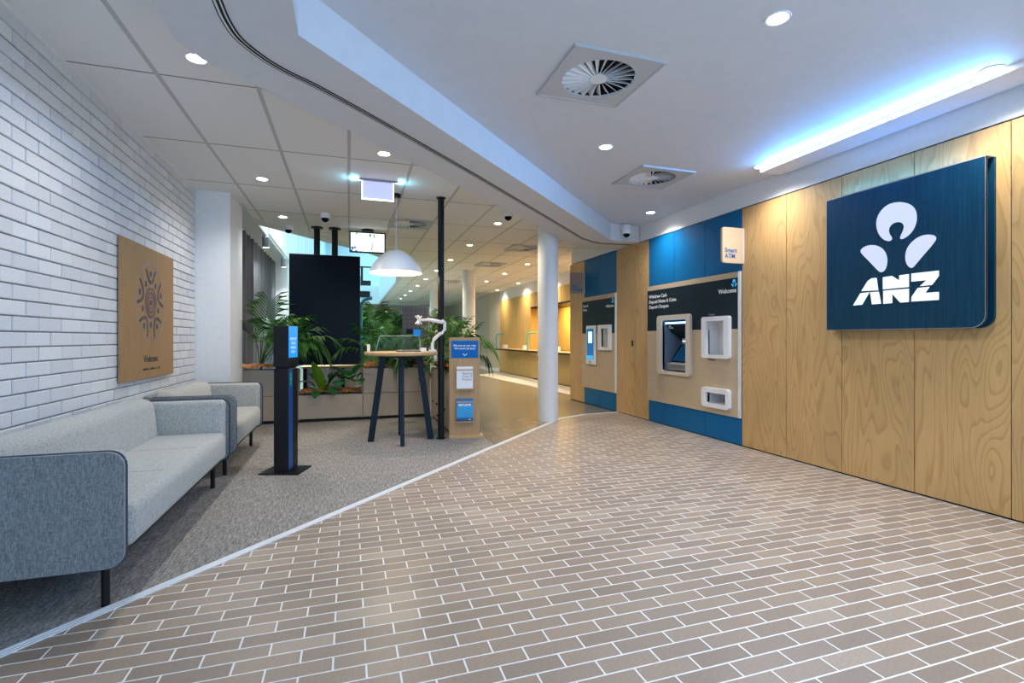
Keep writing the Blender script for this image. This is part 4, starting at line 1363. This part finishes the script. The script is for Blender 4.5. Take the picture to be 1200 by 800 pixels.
# ------------------------------------------------------------------ planters
def planter(label, x0, x1, y0, y1, h, joint=.39, doors=None, knobs=None, face='y'):
    t = thing('planter', label, 'planter', ((x0 + x1) / 2, (y0 + y1) / 2, 0), 0, 'taupe planter units')
    part('plinth', MB().box(x0 + .02, x1 - .02, y0 + .025, y1 - .02, 0, .045), M['charcoal'], t, world=True)
    b = MB()
    tk = .02
    b.box(x0, x0 + tk, y0, y1, .04, h).box(x1 - tk, x1, y0, y1, .04, h).box(x0, x1, y1 - tk, y1, .04, h).box(x0, x1, y0, y1, h - .16, h - .14)
    part('body', b, M['planter'], t, world=True)
    part('carcass', MB().box(x0 + .003, x1 - .003, y0 + .006, y0 + tk, .045, h - .01) if face == 'y' else MB().box(x0 - .001, x0 + .004, y0 + .003, y1 - .003, .045, h - .01).box(x0 + .003, x1 - .003, y0, y0 + tk, .045, h), M['charcoal'] if face == 'y' else M['planter'], t, world=True)
    if face == 'y':
        zs = [(.045, joint), (joint, h)] if h > joint + .05 else [(.045, h)]
        for za, zb in zs:
            part('panel', MB().rbox(x0 + .003, x1 - .003, y0 - .004, y0 + .007, za + .003, zb - .003, .002, 1), M['planter'], t, world=True)
    else:
        part('panel', MB().rbox(x0 - .004, x0 + .01, y0 + .002, y1 - .002, joint + .002, h - .002, .002, 1), M['planter'], t, world=True)
        for ya, yb in doors:
            d = part('door', MB().rbox(x0 - .004, x0 + .01, ya + .002, yb - .002, .047, joint - .002, .002, 1), M['planter'], t, world=True)
        for (ky, kz) in knobs:
            part('knob', MB().cyl((x0 - .022, ky, kz), .014, .02, 12, 'x'), M['black'], t, True, world=True)
    # bark mulch
    mu = MB()
    nx, ny = max(6, int((x1 - x0) / .05)), max(4, int((y1 - y0) / .05))
    vs, fs = [], []
    for j in range(ny + 1):
        for i in range(nx + 1):
            x = x0 + tk + (x1 - x0 - 2 * tk) * i / nx
            yv = y0 + tk + (y1 - y0 - 2 * tk) * j / ny
            vs.append((x, yv, h + .012 + .055 * math.sin(PI * (j + .3) / (ny + .6)) ** .6 + .045 * abs(mnoise.noise((x * 9, yv * 9, h * 3))) + .016 * mnoise.noise((x * 31, yv * 31, 2))))
    for j in range(ny):
        for i in range(nx):
            a = j * (nx + 1) + i
            fs.append((a, a + 1, a + nx + 2, a + nx + 1))
    mu.add(vs, fs)
    o = part('bark_mulch', mu, M['mulch'], t, world=True)
    o['kind'] = 'stuff'
    return t
PY0, PY1 = 7.69, 8.02
planter('tall taupe planter behind the shorter sofa under the leftmost palm', -1.45, -.69, PY0, PY1, .76)
planter('low taupe planter under the black display with broad-leaved plants', -.685, .192, PY0, PY1, .39)
planter('tall taupe planter directly behind the bar table', .197, 1.19, PY0, PY1, .76)
planter('taupe planter cabinet with black knobs running forward behind the black post', 1.20, 1.56, 6.95, 7.68, .76, .36, [(6.95, 7.32), (7.32, 7.68)], [(7.45, .27), (7.10, .27), (7.06, .11)], 'x')
planter('taupe planter cabinet with black knobs closest to the brochure stand', 1.20, 1.56, 6.22, 6.94, .76, .36, [(6.22, 6.58), (6.58, 6.94)], [(6.66, .27), (6.50, .27), (6.64, .09)], 'x')
planter('long taupe planter further back behind the desk', -.1, 1.6, 10.75, 11.15, .76)

# ------------------------------------------------------------------ plants
rp_ = random.Random(21)
def frond_mesh(name, L, arch, n=11, lw=.034, ll=.50, seed=0, mat='palm', droop=.6):
    r = random.Random(seed)
    mb = MB()
    pts = []
    p = Vector((0, 0, 0))
    ang = .08
    steps = n + 12
    for i in range(steps + 1):
        pts.append(p.copy())
        p = p + Vector((math.sin(ang), 0, math.cos(ang))) * (L / steps)
        ang += arch / steps * (1.0 + i / steps)
    mb.tube(pts, [.006 * (1 - .75 * i / steps) + .0012 for i in range(steps + 1)], 5)
    for i in range(12, steps + 1):
        t = (i - 12) / (steps - 12)
        d = (pts[min(i + 1, steps)] - pts[i - 1]).normalized()
        ln = ll * (1 - .62 * abs(t - .4)) * r.uniform(.85, 1.1)
        for s in (-1, 1):
            side = Vector((0, s, 0))
            nrm = d.cross(side)
            if nrm.z < 0: nrm = -nrm
            dr = (side * .66 + d * .78 + nrm * .10).normalized()
            q0 = pts[i]
            q1 = q0 + dr * ln * .5
            q2 = q0 + dr * ln + Vector((0, 0, -ln * droop * r.uniform(.3, .8)))
            wv = d * lw * .5
            mb.add([q0 - wv * .3, q0 + wv * .3, q1 + wv, q1 - wv, q2], [(0, 1, 2, 3), (3, 2, 4)])
    return mb.mesh(name, M[mat])
FR = [frond_mesh('frond', 1.0, a, seed=i, droop=dr) for i, (a, dr) in enumerate(((.8, .7), (1.25, .9), (.45, .6), (1.6, 1.0)))]
def leaf_mesh(name, L, W, bend, mat, stem=.35, n=7):
    mb = MB()
    pts, ang, p = [], .05, Vector((0, 0, 0))
    S = L * stem
    st = [Vector((0, 0, 0)), Vector((.02 * L, 0, S * .5)), Vector((.08 * L, 0, S))]
    mb.tube(st, .006, 5)
    p = st[-1].copy(); ang = .25
    rows = []
    for i in range(n + 1):
        t = i / n
        wd = W * .5 * (math.sin(PI * min(1, t * .94 + .03)) ** .75) * (1.05 - .35 * t)
        c = Vector((-math.cos(ang), 0, math.sin(ang)))
        rows.append((p + Vector((0, -wd, 0)) + c * wd * .25, p.copy(), p + Vector((0, wd, 0)) + c * wd * .25))
        p = p + Vector((math.sin(ang), 0, math.cos(ang))) * L * (1 - stem) / n
        ang += bend / n
    vs, fs = [], []
    for r_ in rows: vs += list(r_)
    for i in range(n):
        for j in range(2):
            a = i * 3 + j
            fs.append((a, a + 1, a + 4, a + 3))
    mb.add(vs, fs)
    return mb.mesh(name, M[mat], True)
LF = [leaf_mesh('leaf', 1, .38, 1.3, 'broad'), leaf_mesh('leaf', 1, .44, 2.0, 'broad'), leaf_mesh('leaf', 1, .34, .5, 'broad')]
LL = leaf_mesh('leaf', 1, .36, .35, 'lime', stem=.12)
LR = [leaf_mesh('leaf', 1, .55, 1.6, 'broad', stem=.55), leaf_mesh('leaf', 1, .6, 2.2, 'broad', stem=.6)]
def plant(name, label, cat, loc, spec, nm, group=None):
    t = thing(name, label, cat, loc, 0, group)
    for me, s, az, tilt, dz in spec:
        link(nm, me, t, Matrix.Translation((0, 0, dz)) @ Matrix.Rotation(az, 4, 'Z') @ Matrix.Rotation(tilt, 4, 'Y') @ Matrix.Scale(s, 4))
    return t
def palm(label, x, y, z, h, n=10, az0=None, azr=2 * PI, sd=0):
    r = random.Random(sd)
    spec = []
    for i in range(n):
        az = (az0 if az0 is not None else 0) + azr * (i + r.uniform(.1, .9)) / n
        s = h * r.uniform(.72, 1.15)
        spec.append((FR[i % 4], s, az, r.uniform(-.02, .35), 0))
    return plant('palm', label, 'plant', (x, y, z), spec, 'frond', 'feathery potted palms')
palm('large feathery palm in the tall planter beside the white pier', -1.20, 7.90, .74, 1.0, 15, az0=-1.7, azr=3.3, sd=1)
palm('second feathery palm in the tall planter drooping towards the black display', -.92, 7.86, .74, .82, 12, az0=-1.2, azr=2.6, sd=2)
palm('feathery palm in the tall planter right beside the black display', .42, 7.88, .74, .72, 10, sd=3)
palm('dense palm in the planter cabinet rising behind the black post', 1.38, 7.35, .74, .85, 16, sd=4)
palm('bright palm in the planter cabinet overhanging the brochure stand', 1.38, 6.75, .74, .62, 12, sd=5)
for k, (x, s_, lab) in enumerate(((.10, 1.15, 'leftmost palm of the far planter near the teal post'), (.50, 1.25, 'tall palm near the middle of the far planter'), (.85, 1.1, 'palm of the far planter just left of the grey pinboard'), (1.25, 1.2, 'palm of the far planter hidden partly by the grey pinboard'), (1.55, 1.15, 'rightmost palm of the far planter'))):
    palm(lab, x, 10.95, .74, s_, 14, sd=10 + k)
def bush(label, x, y, z, h, n, meshes, sd, nm='shrub', tl=(.1, 1.0)):
    r = random.Random(sd)
    spec = [(meshes[i % len(meshes)], h * r.uniform(.65, 1.1), 2 * PI * (i + r.random() * .6) / n * 1.0 + i * 2.4, r.uniform(*tl), 0) for i in range(n)]
    return plant(nm, label, 'plant', (x, y, z), spec, 'leaf', 'broad-leaved plants')
# low planter: tall lime leaf plant and a round-leaved plant
r = random.Random(3)
spec = [(LL, .56, math.radians(-118), .10, 0), (LL, .30, math.radians(-70), .5, 0)]
for az, ti, s_, me in ((200, .75, .36, LF[0]), (165, 1.05, .30, LF[1]), (10, .70, .34, LF[0]), (-15, 1.15, .28, LF[1]), (250, 1.25, .28, LF[1]), (300, 1.1, .30, LF[1]), (30, .45, .36, LF[2]), (100, .6, .3, LF[0]), (140, .5, .34, LF[2]), (340, .9, .26, LF[0])):
    spec.append((me, s_ * 1.25, math.radians(az), ti * .72, 0))
plant('foliage_plant', 'broad-leaved plant with one tall lime leaf in the low planter', 'plant', (-.36, 7.84, .38), spec, 'leaf', 'broad-leaved plants')
spec = []
for az, ti, s_, k in ((180, .25, .40, 0), (200, .55, .36, 1), (20, .2, .42, 0), (-10, .7, .38, 1), (270, .5, .34, 0), (300, .8, .32, 1), (90, .4, .38, 0), (240, .9, .30, 1), (350, .45, .36, 0)):
    spec.append((LR[k], s_ * 1.3, math.radians(az), ti * .75, 0))
plant('foliage_plant', 'round-leaved green plant at the table end of the low planter', 'plant', (.0, 7.84, .38), spec, 'leaf', 'broad-leaved plants')
bush('leafy green bush in the tall planter behind the bar table left side', .52, 7.84, .74, .34, 16, LF, 31)
bush('leafy green bush in the tall planter behind the keyboard', .82, 7.86, .74, .36, 18, LF, 32)
bush('leafy green bush at the inner corner of the planters', 1.10, 7.84, .74, .36, 18, LF, 33)
bush('leafy bush in the planter cabinet behind the black post', 1.36, 7.08, .74, .34, 16, LF, 34)
bush('leafy bush in the planter cabinet hidden behind the brochure stand', 1.36, 6.4, .74, .32, 14, LF, 35)
bush('trailing yellow-green plant hanging down the planter corner', 1.15, 7.66, .73, .30, 9, [LL, LF[1]], 36, 'trailing_plant', (1.5, 2.4))
for k, x in enumerate((.0, .35, .7, 1.05, 1.4)):
    bush('%s leafy filler bush from the left in the far planter' % ORD[k], x, 10.9, .74, .50, 14, LF, 40 + k)

# ------------------------------------------------------------------ desk and things behind the planters
dk = thing('desk', 'pale timber-topped desk behind the black display', 'desk', (-.2, 9.25, 0))
part('desk_top', MB().rbox(-.75, .36, 8.95, 9.60, .70, .735, .004, 1), M['tabletop'], dk, world=True)
part('modesty_panel', MB().box(-.72, .34, 9.08, 9.10, .10, .70), plain('light_grey_panel', (.66, .68, .72), .6), dk, world=True)
for x in (-.70, -.10, .30):
    part('leg', MB().box(x - .03, x + .03, 9.0, 9.06, 0, .70), M['black'], dk, world=True)
pn = thing('pinboard', 'dark grey gridded felt screen standing behind the planters', 'screen', (1.14, 9.1, 0))
part('board', MB().rbox(.907, 1.375, 9.09, 9.13, .04, 1.777, .004, 1), M['panelgrid'], pn, world=True)
gm = MB()
for k in range(1, 6): gm.box(.907 + .078 * k - .002, .907 + .078 * k + .002, 9.0865, 9.09, .05, 1.77)
for k in range(1, 22): gm.box(.91, 1.372, 9.0865, 9.09, .04 + .079 * k - .002, .04 + .079 * k + .002)
part('stitching', gm, plain('dark_grey_stitch', (.05, .05, .06), .8), pn, world=True)
part('edge_strip', MB().box(1.375, 1.388, 9.088, 9.132, .04, 1.777), plain('pale_teal_strip', (.35, .52, .55), .3), pn, world=True)
part('foot', MB().box(1.0, 1.04, 8.98, 9.24, 0, .04).box(1.24, 1.28, 8.98, 9.24, 0, .04), M['charcoal'], pn, world=True)
tb = thing('tablet', 'small black tablet with blue display fixed on the grey pinboard', 'tablet', (1.1, 9.05, 1.24))
part('casing', MB().rbox(.985, 1.235, 9.055, 9.086, 1.235, 1.37, .004, 1), M['black'], tb, world=True)
part('display', MB().box(1.09, 1.23, 9.051, 9.056, 1.245, 1.365), M['em_bluedim'], tb, world=True)
part('display', MB().box(1.10, 1.225, 9.048, 9.052, 1.25, 1.36), plain('blue_tablet_picture', (.0, .12, .4), .3, emit=(.0, .13, .42), estr=.7), tb, world=True)
tp = solo('tube_post', MB().tube(smooth_path([(.205, 9.4, 0), (.205, 9.4, 1.0), (.205, 9.4, 1.72), (.225, 9.39, 1.84), (.285, 9.38, 1.90), (.40, 9.37, 1.93)], 5), .030, 14), M['teal'], 'teal steel tube post with bent top behind the black display', 'post', True)

# curtain and spot lamps at its edge
cu = thing('curtain', 'floor-length grey pleated curtain beyond the white pier', 'curtain', (-1.56, 9.6, 0))
cm = MB()
N = 240
vs, fs = [], []
for i in range(N + 1):
    y = 7.24 + 4.74 * i / N
    x = -1.575 + .045 * math.sin(i * .92) + .015 * math.sin(i * .37)
    vs += [(x, y, .02), (x, y, 2.87)]
for i in range(N): fs.append((2 * i, 2 * i + 2, 2 * i + 3, 2 * i + 1))
cm.add(vs, fs)
part('cloth', cm, M['curtain'], cu, True, world=True)
part('track', MB().box(-1.60, -1.55, 7.24, 11.98, 2.865, 2.884), M['white_pl'], cu, world=True)
for k, (y, lab) in enumerate(((9.05, 'grey spot lamp on the ceiling strip nearer the pier'), (11.4, 'grey spot lamp on the ceiling strip at the bright wall end'))):
    t = thing('spot_lamp', lab, 'lamp', (-1.31, y, ZC - .005), 0, 'track spot lamps over the curtains')
    part('arm', MB().box(-1.33, -1.29, y - .1, y + .02, ZC - .035, ZC - .006), M['grey_pl'], t, world=True)
    b_ = MB().cyl((0, 0, 0), .055, .17, 16)
    rm = Matrix.Translation((-1.29, y - .05, ZC - .20)) @ Matrix.Rotation(.25, 4, 'X')
    b_.v = [tuple(rm @ Vector(v)) for v in b_.v]
    part('barrel', b_, M['grey_pl'], t, True, world=True)
    lens = MB().cyl((0, 0, -.004), .045, .003, 16)
    lens.v = [tuple(rm @ Vector(v)) for v in lens.v]
    part('lens', lens, M['em_cool'], t, world=True)
    lamp('beam', 'SPOT', 22, (.92, .97, 1.0), (-1.28, y + .02, ZC - .23), t, spot_size=1.3, spot_blend=.6, shadow_soft_size=.04, rot=aim((.02, 1.4 if k == 0 else .45, -1)))
# daylight in the atrium, plus an added fill over the desk
lamp('atrium_skylight', 'AREA', 480, (.45, .88, 1.0), (.0, 18.0, AT - .15), None, shape='RECTANGLE', size=14, size_y=2.3, spread=.9, rot=aim((0, 0, -1)))
lamp('desk_fill_light', 'AREA', 110, (.85, .97, 1.0), (-.5, 9.75, AT - .2), None, shape='RECTANGLE', size=1.2, size_y=.8, spread=1.0, rot=aim((0, -.03, -1)))  # added fill, brightens the desk behind the low planter
lamp('upper_hall_light', 'AREA', 190, (.45, .88, 1.0), (3.0, 27.5, AT - .15), None, shape='RECTANGLE', size=6, size_y=6, rot=aim((0, 0, -1)))

# ------------------------------------------------------------------ rear hall: teller wall
XC = 5.2
tw = struct('wall_teller', MB().box(XC + .75, XC + .85, 9.0, 18.1, 0, 3.0), M['hallply'], 'honey timber teller wall with lit service openings')
part('upper_band', MB().box(XC, XC + .75, 9.0, 17.4, 2.56, 2.96), M['paint'], tw, world=True)
def tpan(y0, y1, z0, z1): part('timber_panel', MB().rbox(XC, XC + .02, y0 + .006, y1 - .006, z0, z1, .002, 1), M['hallply'], tw, world=True)
for k in range(6): tpan(14.12 + k * .545, 14.12 + (k + 1) * .545, .03, 2.56)
for k in range(9): tpan(9.0 + k * .5689, 9.0 + (k + 1) * .5689, 2.14, 2.56)
for k in range(5): tpan(9.0 + k * 1.024, 9.0 + (k + 1) * 1.024, .03, .80)
part('side_cheek', MB().box(XC + .02, XC + .75, 14.12, 14.16, 0, 2.56).box(XC + .02, XC + .75, 11.3, 11.34, 0, 2.56), M['hallply'], tw, world=True)
part('sill', MB().box(XC, XC + .75, 9.0, 14.12, .81, .85), M['charcoal'], tw, world=True)
part('lintel', MB().box(XC + .0, XC + .75, 9.0, 14.12, 2.10, 2.14), M['charcoal'], tw, world=True)
for yy in (13.5, 12.4, 10.3):
    part('cabinet_pull', MB().box(XC - .015, XC, yy, yy + .03, .55, .70), M['charcoal'], tw, world=True)
for y in (12.4, 10.2):
    lamp('opening_light', 'AREA', 62, (1, .68, .22), (XC + .35, y, 2.08), tw, shape='RECTANGLE', size=1.8, size_y=.4, rot=aim((.2, 0, -1)))
def counter(label, y0, y1, items):
    t = thing('counter', label, 'counter', (XC - .2, (y0 + y1) / 2, 0), 0, 'teller counters')
    part('counter_top', MB().rbox(XC - .42, XC - .002, y0, y1, .815, .855, .004, 1), M['charcoal'], t, world=True)
    part('timber_lip', MB().box(XC - .40, XC, y0 + .03, y1, .856, .872), M['tabletop'], t, world=True)
    return t
counter('far teller counter with teal rail at the end of the timber wall', 13.6, 16.55, 1)
counter('nearer teller counter half hidden by the big column', 9.1, 13.4, 1)
for k, (y, lab) in enumerate(((16.5, 'teal bent rail on the far teller counter'), (13.35, 'teal bent rail on the counter beside the big column'))):
    solo('rail', MB().tube(smooth_path([(XC - .38, y, .83), (XC - .38, y, 1.15), (XC - .36, y, 1.31), (XC - .28, y, 1.36), (XC - .12, y, 1.36)], 4), .022, 10), M['teal'], lab, 'rail', True, 'teal counter rails')
for k, (y, lab) in enumerate(((16.0, 'small white caddy on the far end of the teller counter'), (14.0, 'small white caddy mid-way along the teller counter'), (11.6, 'small white caddy on the counter right of the big column'))):
    solo('caddy', MB().rbox(XC - .25, XC - .12, y, y + .18, .872, .99, .01, 2), M['white_pl'], lab, 'caddy', False, 'small white counter caddies')
# end walls of the hall
struct('wall_end', MB().prism([(XC, 17.35), (5.0, 18.06), (5.0, 27.0), (5.3, 27.0), (5.9, 18.1), (5.9, 17.35)], 'z', 0, 3.0), M['beam'], 'white angled wall at the end of the teller wall')
struct('baseboard_end', MB().prism([(XC - .015, 17.34), (4.985, 18.06), (4.985, 27.0), (5.0, 27.0), (5.0, 18.06), (XC, 17.36)], 'z', 0.0, .12), M['paint'], 'white skirting on the angled wall')
d2 = struct('door_2', MB().rbox(3.85, 4.55, 26.96, 27.0, 0, 2.3, .004, 1), M['hallply'], 'honey timber door in the far beige wall')
part('door_handle', MB().rbox(3.9, 4.0, 26.93, 26.96, 1.0, 1.03, .005, 1), M['chrome'], d2, world=True)
